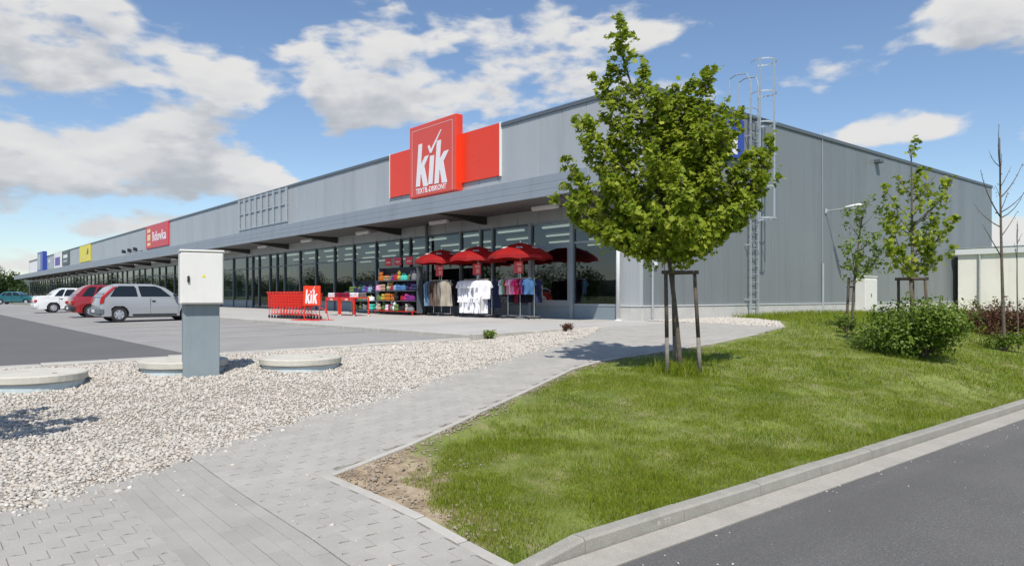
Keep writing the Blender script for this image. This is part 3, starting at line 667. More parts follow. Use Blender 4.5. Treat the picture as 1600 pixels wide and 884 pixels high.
# ---- inside the near shop
xi = mull[-1] - .1
bxp('shop_floor', 'interior_floor', xi, CX - .25, CY + .15, 31, -.06, .0); bxp('shop_ceiling', 'interior_ceiling', xi, CX - .25, CY + .10, 31, 3.34, 3.38)
bxp('shop_back_wall', 'interior_wall', xi, CX - .25, 31, 31.1, 0.01, 3.33); bxp('shop_side_wall', 'interior_wall', xi - .1, xi - .005, CY + .12, 31, .0, 3.33)
bxp('shop_side_wall', 'interior_wall', CX - .29, CX - .255, CY + .12, 31, .01, 3.33)
for i in range(13):
    for j in range(4):
        x0 = -16.2 - 2.6 * i; y0 = CY + 1.1 + j * 2.6
        bxp('ceiling_lamp', 'lamp_glow', x0 - .75, x0 + .75, y0 - .06, y0 + .06, 3.22, 3.29)
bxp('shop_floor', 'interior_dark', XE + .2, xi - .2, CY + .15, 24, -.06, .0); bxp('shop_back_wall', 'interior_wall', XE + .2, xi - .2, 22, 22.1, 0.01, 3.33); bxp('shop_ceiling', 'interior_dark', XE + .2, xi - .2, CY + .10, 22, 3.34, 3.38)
for i in range(12):
    x0 = -62 - 7.5 * i; bxp('ceiling_lamp', 'lamp_glow', x0 - .75, x0 + .75, CY + 2.4, CY + 2.52, 3.2, 3.29)
# side wall: down pipe, cable pipe, meter box, blue box
yp = onX(1016, CX); m = MB(); m.tube([(CX + .09, yp, .05), (CX + .09, yp, TOP - .2)], .035, 8); m.build('drain_pipe', 'galvanised', B, world=True)
yp2 = onX(1284, CX); m = MB(); m.tube([(CX + .05, yp2, .05), (CX + .05, yp2, 2.05)], .045, 8); m.tube([(CX + .03, yp2, 2.06), (CX + .03, yp2, TOP + .35)], .013, 6); m.build('cable_pipe', 'galvanised', B, world=True)
bxp('vent_box', 'dark_trim', CX + .0, CX + .28, onX(1366, CX), onX(1366, CX) + .35, 6.62, 6.78, .02); 
ym = onX(1004, CX); bxp('meter_box', 'white_paint', CX - .05, CX + .06, CY + .5, CY + .72, 1.6, 1.78, .01)
# ------------------------------------------------------------------ wall lamp on the side
yl_ = onX(1290, CX); L = thing('wall_lamp', 'white outdoor lamp on a short arm fixed to the grey side wall', 'lamp', (CX, yl_, 4.15))
m = MB(); m.tube([(0.0, 0, 0), (.35, .02, .02), (.9, .05, .06)], .028, 8); m.box(0, .05, -.08, .08, -.1, .1, .01); m.build('arm', 'galvanised', L)
m = MB(); m.lathe([(.02, .0), (.10, .08), (.125, .35), (.11, .62), (.03, .72)], (0, 0, 0), 14, 'x'); o = m.build('lamp_head', 'white_paint', L, smooth=True); o.location = (.72, .04, .06); o.rotation_euler = (0, math.radians(-6), 0); o.scale = (1, 1, .62)
m = MB(); m.lathe([(.10, 0), (.085, -.03), (.03, -.05)], (0, 0, 0), 14); o = m.build('lamp_glass', 'lamp_clear', L, smooth=True); o.location = (1.1, .04, .02); o.scale = (2, 1, 1)
# ------------------------------------------------------------------ electric cabinet at the side wall
yc = onX(1358, CX + .4); C = thing('electric_cabinet', 'tall white electric cabinet standing against the grey side wall', 'cabinet', (CX + .27, yc, -.02))
m = MB(); m.box(-.22, .22, -.55, .55, 0, 1.55, .02); m.build('body', 'cabinet_white', C)
m = MB(); m.box(.223, .245, -.52, -.005, .08, 1.46, .008); d1_ = m.build('door', 'cabinet_white', C); m = MB(); m.box(.247, .27, -.08, -.05, .72, .86, .005); m.build('handle', 'black_plastic', d1_)
m = MB(); m.box(.223, .245, .005, .52, .08, 1.46, .008); m.build('door', 'cabinet_white', C)
m = MB(); m.prism([(-.05, 0), (.05, 0), (0, .09)], lambda a, b: (.2455, -.26 + a, 1.2 + b), lambda a, b: (.249, -.26 + a, 1.2 + b)); m.build('warning_mark', 'sign_yellow', C)
m = MB(); m.box(-.25, .25, -.58, .58, 1.552, 1.60, .015); m.build('lid', 'cabinet_white', C)
# ------------------------------------------------------------------ annex
ya = onX(1497, CX + .35); A = thing('annex', 'low cream annex building with pale flat roof beside the hall', 'building', (CX + .35, ya, 0))
ax = CX + .35
bxp('wall', 'annex_wall', ax, ax + 16, ya, ya + 6, -.3, 2.85, 0, A)
r_ = bxp('roof_edge', 'white_paint', ax - .12, ax + 16.1, ya - .12, ya + 6.1, 2.852, 3.18, .02, A)
bxp('roof_cap', 'galvanised', ax - .14, ax + 16.12, ya - .14, ya + 6.12, 3.182, 3.22, .005, r_)
m = MB(); m.tube([(ax + 1.0, ya - .07, -.1), (ax + 1.0, ya - .07, 2.84)], .05, 8); m.build('drain_pipe', 'galvanised', A, world=True)
for k in range(3):
    x0 = ax + 5.2 + 3.2 * k
    m = MB(); m.box(x0, x0 + 1.1, ya - .03, ya - .002, .0, 2.1, .01); m.build('door', 'white_paint', A, world=True)
# ------------------------------------------------------------------ roof ladder
yL = onX(1170, CX); LD = thing('roof_ladder', 'galvanised caged roof ladder rising up the grey side wall', 'ladder', (CX, yL, 0))
hw = .24; xo = .22
for s in (-hw, hw):
    m = MB(); m.box(xo - .03, xo + .03, s - .014, s + .014, .1, 7.6); m.tube([(xo, s, 7.6), (xo, s, 8.2), (xo - .12, s * 1.25, 8.5), (xo - .55, s * 1.25, 8.55), (xo - .8, s * 1.25, 8.45), (xo - .86, s * 1.25, 7.1)], .024, 7); m.build('stile', 'galvanised', LD)
for k in range(25):
    m = MB(); z = .35 + .29 * k; m.tube([(xo, -hw + .015, z), (xo, hw - .015, z)], .013, 6); m.build('rung', 'galvanised', LD)
for k in range(4):
    for s in (-hw - .02, hw + .02): m = MB(); m.box(-.02, xo, s - .01, s + .01, .6 + 1.9 * k, .66 + 1.9 * k); m.build('wall_bracket', 'galvanised', LD)
def cage_pt(a): return (xo + .38 + .40 * math.cos(a), .42 * math.sin(a))
for z in (3.42, 4.5, 5.6, 6.7, 7.75, 8.85):
    pts = [(xo, -hw, z)] + [(*cage_pt(a), z) for a in np.linspace(-2.1, 2.1, 15)] + [(xo, hw, z)]
    m = MB()
    for i in range(len(pts) - 1):
        p, q = pts[i], pts[i + 1]; m.add([(p[0], p[1], z - .025), (q[0], q[1], z - .025), (q[0], q[1], z + .025), (p[0], p[1], z + .025), (p[0] * .985, p[1] * .985, z - .025), (q[0] * .985, q[1] * .985, z - .025), (q[0] * .985, q[1] * .985, z + .025), (p[0] * .985, p[1] * .985, z + .025)], [(0, 1, 2, 3), (7, 6, 5, 4), (3, 2, 6, 7), (4, 5, 1, 0)])
    m.build('cage_hoop', 'galvanised', LD)
for a in (-1.35, -.1, 1.15):
    p = cage_pt(a); m = MB(); w = .03 if a < -1 or a > 1 else .045; m.box(p[0] - .012, p[0] + .012, p[1] - w, p[1] + w, 3.40, 8.87); m.build('cage_strap', 'galvanised', LD)
# ------------------------------------------------------------------ signs
def text_mesh(s, size, bold=False, shear=0):
    cu = bpy.data.curves.new('t', 'FONT'); cu.body = s; cu.size = size; cu.extrude = .004; cu.resolution_u = 2; cu.shear = shear
    if bold: cu.offset = size * .022
    o = bpy.data.objects.new('t', cu); COL.objects.link(o); bpy.context.view_layer.update()
    me = bpy.data.meshes.new_from_object(o.evaluated_get(bpy.context.evaluated_depsgraph_get())); bpy.data.objects.remove(o)
    v = np.array([p.co[:] for p in me.vertices]); v[:, 0] -= v[:, 0].min(); v[:, 1] -= v[:, 1].min(); me.vertices.foreach_set('co', v.astype(np.float32).ravel()); me.update()
    return me, v[:, 0].max(), v[:, 1].max()
def put_text(s, parent, matn, x, y, z, w=None, h=None, size=.3, bold=True, rot=(90, 0, 0), name='lettering', shear=0):
    me, mw, mh = text_mesh(s, size, bold, shear); o = link(name, me, matn, parent, (x, y, z)); o.rotation_euler = [math.radians(a) for a in rot]
    o.scale = ((w / mw) if w else 1, (h / mh) if h else 1, 1); return o
def kik(mk, parent, matn, name='letter'):
    """three letters and the tick, drawn on a unit square and mapped by mk(s, t, depth)"""
    k1 = [(.157, .149), (.217, .73), (.297, .73), (.272, .45), (.36, .545), (.45, .55), (.345, .41), (.425, .133), (.325, .133), (.275, .315), (.262, .30), (.246, .149)]
    i_ = [(.434, .147), (.472, .53), (.562, .53), (.524, .147)]
    k2 = [(.566, .137), (.62, .71), (.708, .71), (.682, .46), (.77, .545), (.872, .55), (.755, .41), (.83, .13), (.725, .13), (.685, .315), (.672, .30), (.655, .137)]
    ck = [(.42, .67), (.455, .685), (.487, .615), (.70, .85), (.715, .84), (.505, .57), (.47, .57)]
    for p in (k1, i_, k2, ck):
        m = MB(); m.prism(p, lambda a, b: mk(a, b, 0), lambda a, b: mk(a, b, 1)); m.build(name, matn, parent)
bx0, bx1 = onY(640.5, 16.45), onY(712.5, 16.45); bz0, bz1 = 4.90, 7.93
S = thing('shop_sign', 'tall red box sign with white kik lettering and red side panels', 'sign', (bx0, CY, bz0))
w_, h_ = bx1 - bx0, bz1 - bz0
m = MB(); m.box(0, w_, -.36, -.012, 0, h_, .02); m.build('sign_box', 'red_sign', S)
m = MB(); m.box(.03, w_ - .03, -.372, -.362, .03, h_ - .03, .003); m.build('sign_face', 'red_face', S)
def fr(a, b, c, d): m = MB(); m.box(a, b, -.378, -.3735, c, d); m.build('border_line', 'sign_pink', S)
fr(.2, .235, .06, h_ - .22); fr(w_ - .235, w_ - .2, .06, h_ - .22); fr(.2, w_ - .2, h_ - .219, h_ - .185)
kik(lambda s, t, d: (s * w_, -.374 - .012 * d, t * h_), S, 'sign_white')
put_text('TEXTIL-DISKONT', S, 'sign_white', .155 * w_, -.378, .045 * h_, .66 * w_, .075 * h_)
rx0, rx1 = onY(610, CY - .05), onY(781, CY - .05)
m = MB(); m.box(rx0 - bx0, -.004, -.075, -.005, 5.2 - bz0, 7.16 - bz0, .01); m.build('side_panel', 'red_sign', S)
m = MB(); m.box(w_ + .004, rx1 - bx0, -.075, -.005, 5.2 - bz0, 7.16 - bz0, .01); m.build('side_panel', 'red_sign', S)
m = MB(); m.box(rx1 - bx0 + .001, rx1 - bx0 + .06, -.08, -.003, 5.18 - bz0, 7.18 - bz0, .004); m.build('edge_strip', 'sign_white', S)
m = MB(); m.box(rx0 - bx0 - .05, rx0 - bx0 - .001, -.08, -.003, 5.18 - bz0, 7.18 - bz0, .004); m.build('edge_strip', 'sign_white', S)
# empty lattice frame
fx0, fx1 = onY(376, CY), onY(450, CY)
T = thing('sign_frame', 'empty white lattice sign frame on the grey shop front', 'sign frame', (fx0, CY, 5.05))
for k in range(9):
    x = (fx1 - fx0) * k / 8; m = MB(); m.box(x - .06, x + .06, -.16, -.06, 0, 2.0); m.build('bar', 'galvanised', T)
for z in (.02, 1.02, 1.9): m = MB(); m.box(-.06, fx1 - fx0 + .06, -.055, -.005, z, z + .07); m.build('rail', 'galvanised', T)
def panel_sign(name, label, p0, p1, z0, z1, matn, y=CY, d=.12):
    x0, x1 = onY(p0, y), onY(p1, y); t = thing(name, label, 'sign', (x0, y, z0)); m = MB(); m.box(0, x1 - x0, -d, -.006, 0, z1 - z0, .02); m.build('panel', matn, t); return t, x1 - x0, z1 - z0
t, w, h = panel_sign('shop_sign', 'red shop sign with yellow emblem and white lettering above the parked cars', 230, 265, 5.05, 7.1, 'sign_red2')
put_text('lidovka', t, 'sign_white', .32 * w, -.125, .28 * h, .6 * w, .42 * h)
for a, b in ((.12, .26), (.34, .62), (.70, .86)): m = MB(); m.box(.08 * w, .22 * w, -.135, -.121, a * h, b * h, .005); m.build('emblem', 'sign_cream', t)
t, w, h = panel_sign('shop_sign', 'bright yellow shop sign on the distant grey front', 126, 142, 5.0, 7.05, 'sign_yellow')
m = MB(); m.prism([(.1, .12), (.7, .3), (.75, .4), (.15, .22)], lambda a, b: (a * w, -.122, b * h), lambda a, b: (a * w, -.13, b * h)); m.build('lettering', 'sign_cream', t)
m = MB(); m.prism([(.7, .42), (.85, .42), (.88, .7), (.8, .78), (.74, .6)], lambda a, b: (a * w, -.122, b * h), lambda a, b: (a * w, -.13, b * h)); m.build('emblem', 'sign_dark', t)
t, w, h = panel_sign('shop_sign', 'dark grey shop sign with pale emblem right of the purple one', 98.5, 109, 5.1, 7.0, 'sign_dark')
m = MB(); m.box(.2 * w, .8 * w, -.135, -.121, .5 * h, .75 * h, .01); m.build('emblem', 'sign_white', t); m = MB(); m.box(.2 * w, .75 * w, -.13, -.121, .2 * h, .36 * h, .01); m.build('lettering', 'galvanised', t)
t, w, h = panel_sign('shop_sign', 'white shop sign with purple centre on the distant front', 86, 97, 4.9, 7.1, 'sign_white')
m = MB(); m.box(.15 * w, .85 * w, -.13, -.121, .15 * h, .7 * h, .005); m.build('centre_panel', 'sign_purple', t)
t, w, h = panel_sign('shop_sign', 'narrow pale shop sign between the blue and the purple signs', 76, 83, 4.9, 6.7, 'galvanised')
m = MB(); m.box(.1 * w, .5 * w, -.13, -.121, .6 * h, .85 * h, .005); m.build('emblem', 'sign_white', t)
t, w, h = panel_sign('shop_sign', 'tall blue box sign near the far end of the hall', 65, 73.5, 4.7, 7.9, 'sign_blue', d=.6)
m = MB(); m.box(.05 * w, .6 * w, -.615, -.601, .1 * h, .9 * h, .005); m.build('face', 'galvanised', t)
fx0, fx1 = onY(48, CY), onY(64, CY); T = thing('sign_frame', 'pale lattice frame at the far end of the hall', 'sign frame', (fx0, CY, 4.8))
for k in range(9): x = (fx1 - fx0) * k / 8; m = MB(); m.box(x - .3, x + .3, -.2, -.05, 0, 1.9); m.build('bar', 'white_paint', T)
m = MB(); m.box(-.3, fx1 - fx0 + .3, -.045, -.005, .05, .2); m.build('rail', 'white_paint', T)
# blue sign on the side wall, half hidden by the maple
y0, y1 = onX(1088, CX), onX(1157, CX)
t = thing('wall_sign', 'blue sign on the grey side wall partly hidden behind the maple', 'sign', (CX, y0, 5.45))
m = MB(); m.box(.006, .16, 0, y1 - y0, 0, 1.35, .02); m.build('panel', 'sign_blue', t)
m = MB(); m.box(.162, .175, y1 - y0 - .75, y1 - y0 - .45, .12, .95, .005); m.build('stripe', 'sign_white', t)
m = MB(); m.box(.162, .175, .1, .4, .35, 1.1, .005); m.build('emblem', 'sign_red2', t); m = MB(); m.box(.177, .185, .18, .32, .6, .9, .005); m.build('emblem', 'sign_white', t)
# floodlights
for i, (p, w) in enumerate(((195, 'leftmost'), (204, 'middle'), (213, 'rightmost'))):
    x = onY(p, CY - .5); t = thing('floodlight', '%s of the three small dark floodlights on the shop front' % w, 'floodlight', (x, CY, 4.95), 0, 'floodlights beside the red sign')
    m = MB(); m.box(-.05, .05, -.55, -.006, .0, .05); m.box(-.12, .12, -.02, -.004, -.1, .15); m.build('arm', 'dark_trim', t)
    m = MB(); m.prism([(-.2, -.12), (.2, -.12), (.26, .2), (-.26, .2)], lambda a, b: (a, -.75, .15 + b), lambda a, b: (a, -.45, .1 + b * .8)); m.build('lamp_head', 'black_plastic', t)
# window posters
def poster(label, pa, pb, z0, z1, cols, fig=True):
    x0, x1 = onY(pa, CY + .1), onY(pb, CY + .1); w, h = x1 - x0, z1 - z0
    t = thing('window_poster', label, 'poster', (x0, CY + .10, z0), 0)
    m = MB(); m.box(0, w, 0, .012, 0, h); m.build('sheet', cols[0], t)
    if fig:
        def sh(p, mm, k): m = MB(); m.prism(p, lambda a, b: (a * w, -.0015 - .002 * k, b * h), lambda a, b: (a * w, -.003 - .002 * k, b * h)); m.build('printed_figure', mm, t)
        sh([(.32, .05), (.46, .05), (.5, .4), (.55, .05), (.7, .05), (.72, .5), (.3, .5)], cols[1], 0)
        sh([(.25, .38), (.3, .72), (.42, .78), (.6, .78), (.72, .7), (.8, .4), (.68, .42), (.64, .6), (.66, .48), (.33, .48), (.36, .6), (.32, .4)], cols[2], 1)
        sh([(.43, .76), (.40, .84), (.42, .92), (.5, .95), (.58, .92), (.6, .84), (.56, .76)], cols[3], 2)
flat('poster_pale', (.50, .50, .54)); flat('poster_lilac', (.42, .40, .48)); flat('ink_blue', (.06, .08, .15)); flat('ink_dark', (.05, .045, .05)); flat('ink_skin', (.40, .26, .20)); flat('ink_brown', (.2, .12, .09)); flat('ink_white', (.6, .6, .62))
poster('pale window poster with standing figures left of the shop entrance', 351, 363, .6, 2.3, ('poster_lilac', 'ink_white', 'ink_brown', 'ink_brown'))
poster('white window poster with a figure in dark trousers near the entrance', 367, 383, .6, 2.35, ('poster_pale', 'ink_blue', 'ink_dark', 'ink_dark'))
poster('red poster high on the glass left of the shop entrance', 386.5, 394, 1.75, 2.45, ('sign_red2', 0, 0, 0), False)
poster('tall narrow poster with a figure in a dark top behind the carts', 449, 464, .9, 2.45, ('poster_pale', 'ink_skin', 'ink_skin', 'ink_dark'))
poster('grey poster between the first and the second parasol', 726, 737, .95, 1.95, ('poster_lilac', 'ink_dark', 'ink_dark', 'ink_skin'))
for i, (a, b) in enumerate(((222, 231), (246, 258), (271, 279))):
    poster('%s of the dark red shop window posters behind the silver car' % ('leftmost', 'middle', 'rightmost')[i], a, b, .6, 2.6, ('sign_red2', 0, 0, 0), False)
# ------------------------------------------------------------------ things on the ground
def hit(px, py):
    a, b = ray(px); v = (HOR - py) / F; D = 2.0
    while D < 60:
        if EYE + v * D <= H(a * D, b * D): break
        D += .02
    return Vector((a * D, b * D, H(a * D, b * D)))
def ordinal(i): return ('first', 'second', 'third', 'fourth', 'fifth', 'sixth', 'seventh', 'eighth', 'ninth', 'tenth', 'eleventh', 'twelfth', 'thirteenth', 'fourteenth')[i]
# concrete well covers
for (px, py, lab) in ((52, 586, 'round concrete well cover at the left edge of the pebble bed'), (287, 565, 'round concrete well cover half hidden behind the grey cabinet post'), (470, 561, 'round concrete well cover in the open right of the cabinet')):
    v = (HOR - py) / F; a, b = ray(px); D = 5
    while EYE + v * D > H(a * D, b * D) + .1: D += .02
    x, y = a * D, b * D; z = H(x, y)
    t = thing('well_cover', lab, 'well cover', (x, y, z), 0, 'well covers in the pebble bed')
    m = MB(); m.lathe([(.585, -.25), (.585, .03)], n=40); m.build('ring', 'ring_blue', t, smooth=False)
    m = MB(); m.lathe([(.60, .035), (.625, .05), (.625, .125), (.61, .14)], n=40); lid = m.build('lid', 'lid_concrete', t)
    m = MB(); m.lathe([(.03, .1405), (.03, .143)], (.3, .2, 0), n=8); m.build('lifting_hole', 'joint', lid)
# electric cabinet on a post
a, b = ray(315); D = 5.0
while EYE + (HOR - 588) / F * D > H(a * D, b * D): D += .01
cx, cy = a * D, b * D; gz = H(cx, cy)
t = thing('meter_cabinet', 'white meter cabinet with yellow warning triangle on a grey post', 'cabinet', (cx, cy, gz - .03), math.radians(-12))
m = MB(); m.box(-.30, 0, -.24, .24, -.1, 1.06, .008); m.build('post', 'cabinet_grey', t)
m = MB(); m.box(-.33, .10, -.285, .285, 1.062, 1.80, .012); bd = m.build('box', 'cabinet_white', t)
m = MB(); m.box(.102, .118, -.272, .272, 1.078, 1.785, .006); dr = m.build('door', 'cabinet_white', t)
m = MB(); m.box(.12, .145, -.195, -.165, 1.37, 1.46, .006); m.build('handle', 'black_plastic', dr)
m = MB(); m.prism([(-.028, 0), (.028, 0), (0, .05)], lambda p, q: (.1185, .02 + p, 1.44 + q), lambda p, q: (.1205, .02 + p, 1.44 + q)); m.build('warning_triangle', 'sign_yellow', dr)
m = MB(); m.box(-.34, .12, -.295, .295, 1.802, 1.83, .008); m.build('lid', 'cabinet_white', t)
# chalk marks on the kerb
x = -3.26 + .165; 
m, mw, mh = text_mesh('A 77', .08, False); flat('chalk', (.50, .48, .44))
for v in m.vertices: v.co.z *= .1
ck = link('chalk_mark', m, 'chalk', None, (-3.1075, onX(1028, x), -.838)); ck.rotation_euler = (math.radians(90), 0, math.radians(90)); tag(ck, 'faint pale chalk numbers written on the face of the kerb', 'chalk mark')

# ------------------------------------------------------------------ foliage
def leaf_cloud(name, C, N, size, matn, parent, shape='maple', off=None):
    """C centres (n,3), N rough normals; each leaf a small folded polygon"""
    n = len(C)
    if shape == 'maple': L2 = np.array([(0, -.45), (.22, -.3), (.5, -.28), (.34, 0), (.52, .3), (.22, .26), (0, .6), (-.22, .26), (-.52, .3), (-.34, 0), (-.5, -.28), (-.22, -.3)])
    else: L2 = np.array([(0, -.5), (.26, -.15), (.24, .2), (0, .55), (-.24, .2), (-.26, -.15)])
    k = len(L2); N = N / np.linalg.norm(N, axis=1, keepdims=True)
    r = rng.normal(size=(n, 3)); U = np.cross(N, r); U /= np.linalg.norm(U, axis=1, keepdims=True); W = np.cross(N, U)
    s = np.asarray(size).reshape(-1, 1, 1) * np.ones((n, 1, 1))
    fold = (np.abs(L2[:, 0]) * rng.uniform(-.5, .7, (n, 1)))[..., None] + (L2[:, 1] ** 2 * rng.uniform(-.6, .1, (n, 1)))[..., None]
    V = C[:, None] + s * (L2[None, :, 0, None] * U[:, None] + L2[None, :, 1, None] * W[:, None] + fold * N[:, None])
    V = V.reshape(-1, 3)
    if off is not None: V = V - np.asarray(off)
    Fc = np.arange(n * k).reshape(n, k)
    return link(name, fast_mesh(name, V, Fc), matn, parent)
def bez(p0, p1, p2, n):
    t = np.linspace(0, 1, n)[:, None]; return (1 - t) ** 2 * p0 + 2 * t * (1 - t) * p1 + t * t * p2
def tree(name, label, base, tips, trunk_top, r0, leaf, leafsize, per_m, matn='maple_leaf', spread=.13, crown0=1.2, group=None, leaves=True, twigs=2, lean=None, bark='bark'):
    base = np.array(base, float); t = thing(name, label, 'tree', tuple(base), 0, group)
    top = np.array(trunk_top, float); mid = (base + top) / 2 + np.array([rng.normal(0, .05), rng.normal(0, .05), 0])
    if lean is not None: mid = np.array(lean)
    tr = bez(base - np.array([0, 0, .08]), mid, top, 14); m = MB()
    m.tube([tuple(p - base) for p in tr], [r0 * (1.25 if i == 0 else 1) * (1 - .8 * i / 13) + .004 for i in range(14)], 9); m.build('trunk', bark, t, smooth=True)
    C = []; Nn = []; zt = tr[:, 2]
    for tip in tips:
        tip = np.array(tip, float); d = tip[:2] - np.array([np.interp(tip[2], zt, tr[:, 0]), np.interp(tip[2], zt, tr[:, 1])]); rad = np.hypot(*d)
        zs = np.clip(tip[2] - rad * rng.uniform(.75, 1.15) - .12, base[2] + crown0, top[2] - .05)
        st = np.array([np.interp(zs, zt, tr[:, 0]), np.interp(zs, zt, tr[:, 1]), zs]); length = np.linalg.norm(tip - st)
        ctl = st + (tip - st) * .5 + np.array([d[0] * .12, d[1] * .12, -length * .10]) + rng.normal(0, .04, 3)
        nb = max(4, int(length / .12)); br = bez(st, ctl, tip, nb)
        m = MB(); rb = r0 * .34 * min(1, length / 1.5) + .004
        m.tube([tuple(p - base) for p in br], [rb * (1 - .85 * i / (nb - 1)) + .0025 for i in range(nb)], 5); m.build('limb', bark, t, smooth=True)
        cnt = int(per_m * length)
        if not leaves: cnt = int(per_m * length)
        f = 1 - rng.power(1.25, cnt) * 1.0; f = 1 - f * .82 if False else .12 + .88 * rng.power(1.35, cnt)
        idx = f * (nb - 1); i0 = np.clip(idx.astype(int), 0, nb - 2); q = br[i0] * (1 - (idx - i0))[:, None] + br[i0 + 1] * (idx - i0)[:, None]
        # leaves gather in little sprays hanging off the limb
        ns = max(3, int(cnt / 9)); sp = rng.normal(0, spread * 1.05, (ns, 3)); sp[:, 2] = sp[:, 2] * .75 - .02
        which = (f * ns * .999 + rng.uniform(-1, 1, cnt)).clip(0, ns - 1).astype(int)
        taper = (1.15 - .55 * f)[:, None]
        q = q + sp[which] * taper + rng.normal(0, spread * .45, (cnt, 3)) * taper
        out = q - np.array([base[0], base[1], base[2] + crown0 + .6]); out = out / np.linalg.norm(out, axis=1, keepdims=True)
        C.append(q); Nn.append(out * .5 + np.array([0, 0, .55]) + rng.normal(0, .55, (cnt, 3)))
    if C:
        C = np.concatenate(C); Nn = np.concatenate(Nn)
        leaf_cloud('crown', C, Nn, rng.uniform(*leafsize, len(C)), matn, t, leaf, base)
    return t
def tip_at(px, py, D, dd=0): p = atD(px, D + dd); return (p.x, p.y, EYE + (HOR - py) / F * (D + dd))
# --- the maple on the lawn
rng = np.random.default_rng(33)
tb = hit(1064, 583); DT = tb.x * fx + tb.y * fy
sil = [(960, 28), (958, 60), (966, 95), (930, 120), (940, 160), (897, 178), (905, 215), (872, 245), (876, 285), (888, 320), (915, 340), (950, 362), (985, 375), (1010, 100), (1000, 70 + 60), (1030, 140), (1084, 116), (1075, 160),
       (1121, 100), (1122, 150), (1160, 165), (1212, 212), (1215, 255), (1190, 285), (1175, 320), (1160, 345), (1130, 362), (1085, 378), (1040, 385), (1180, 235), (1105, 200), (1090, 185), (1110, 230), (1070, 205), (1130, 215), (1128, 185), (1142, 205), (1100, 172), (1118, 200), (1032, 152), (1048, 172), (1060, 150), (1040, 200), (1020, 175), (990, 190), (930, 260), (960, 320), (1100, 330), (1150, 270)]
tips = [tip_at(1045 + (px - 1045) * .96 + dx, (py if py < 300 else 300 + (py - 300) * .86) + dy, DT, rng.uniform(-.3, .3) + dd) for px, py in sil for dx, dy, dd in ((0, 0, 0), (rng.normal(0, 9), abs(rng.normal(14, 10)), rng.normal(0, .15)))]
prof = [(1.72, .6), (2.0, 1.0), (2.3, 1.42), (2.7, 1.45), (3.2, 1.15), (3.7, .8), (4.1, .5)]
trunk_px = lambda z: np.interp(z, [1.3, 2.5, 3.6, 5.2], [1050, 1040, 1005, 962])
for k in range(40):
    hh = rng.uniform(2.15, 3.7); r_ = np.interp(hh, [p[0] for p in prof], [p[1] for p in prof]) * rng.uniform(.45, .85); a_ = rng.uniform(0, 2 * np.pi)
    c = atD(trunk_px(hh), DT); tips.append((c.x + r_ * math.cos(a_), c.y + r_ * math.sin(a_), tb.z + hh))
top = tip_at(968, 75, DT); md = tip_at(1046, 400, DT)
tree('maple_tree', 'leafy young maple standing on the lawn inside three wooden stakes', tb, tips, top, .037, 'maple', (.058, .105), 150, 'maple_leaf', .105, 1.78, lean=(md[0], md[1], md[2] + .9))
def stakes(name, label, base, r, hgt, rot, group='tree stakes', nst=3):
    t = thing(name, label, 'tree stakes', tuple(base), 0, group); tops = []
    for k in range(nst):
        a_ = rot + 2 * math.pi * k / nst; bx_, by_ = r * 1.06 * math.cos(a_), r * 1.06 * math.sin(a_); tx, ty = r * .92 * math.cos(a_) - .05 * rx, r * .92 * math.sin(a_) - .05 * ry
        z0 = H(base.x + bx_, base.y + by_) - base.z - .05; hs = hgt * .36
        c1 = (bx_ + (tx - bx_) * .36, by_ + (ty - by_) * .36, hs)
        m = MB(); m.tube([c1, (tx, ty, hgt)], [.029, .027], 10); o = m.build('stake', 'stake_wood', t, smooth=True)
        m = MB(); m.tube([(bx_, by_, z0), c1], [.031, .0292], 10); m.build('stake_foot', 'stake_pale', o, smooth=True); tops.append((tx, ty))
    for k in range(nst):
        p, q = tops[k], tops[(k + 1) % nst]; d = Vector((q[0] - p[0], q[1] - p[1], 0)).normalized() * .06
        m = MB(); m.tube([(p[0] - d.x, p[1] - d.y, hgt + .0), (q[0] + d.x, q[1] + d.y, hgt)], .027, 8); m.build('cross_bar', 'stake_wood', t, smooth=True)
    return t
fa = math.atan2(fy, fx)
stakes('tree_stakes', 'tall wooden tree stakes with cross bars around the maple trunk', tb, .27, 1.50, fa + math.radians(4))
# --- young trees on the right
def young(px, py_base, D, sil, label, stake=None, **kw):
    a, b = ray(px); x, y = a * D, b * D; z = H(x, y); base = Vector((x, y, z)); tips = [tip_at(p, q, D, rng.uniform(-.5, .5)) for p, q in sil]
    return base, tree('young_tree', label, base, tips, kw.pop('top'), kw.pop('r0', .03), kw.pop('leaf', 'maple'), kw.pop('size', (.06, .10)), kw.pop('per', 55), **kw)
D2 = 13.6; sil2 = [(1424, 222), (1440, 262), (1400, 275), (1465, 270), (1490, 275), (1478, 300), (1385, 298), (1384, 325), (1395, 350), (1495, 338), (1480, 355), (1455, 345), (1420, 300), (1430, 345), (1410, 385), (1445, 390), (1470, 375), (1390, 380), (1440, 320), (1412, 410), (1460, 400), (1400, 330)]
young(1428, 0, D2, sil2, 'young maple with open crown rising behind the green shrub', top=tip_at(1424, 235, D2), per=75, spread=.12, crown0=1.55, r0=.035, size=(.07, .115))
stakes('tree_stakes', 'wooden tree stakes with a cross bar behind the green shrub', Vector((*atD(1428, D2)[:2], H(*atD(1428, D2)[:2]))), .28, 1.42, fa + .5)
D1 = 18.0; sil1 = [(1358, 305), (1335, 318), (1370, 325), (1325, 345), (1345, 340), (1380, 355), (1328, 375), (1362, 365), (1385, 385), (1330, 405), (1350, 395), (1372, 405), (1340, 420)]
young(1331, 0, D1, sil1, 'small thin young tree in front of the white cabinet', top=tip_at(1352, 312, D1), per=95, spread=.15, crown0=1.3, r0=.035, size=(.07, .12), matn='shrub_leaf', leaf='oval')
p = atD(1331, D1); q = hit(1331, 510)
t = thing('support_stake', 'single wooden stake leaning beside the small young tree', 'stake', (p.x - .1, p.y - .08, H(p.x, p.y)), 0)
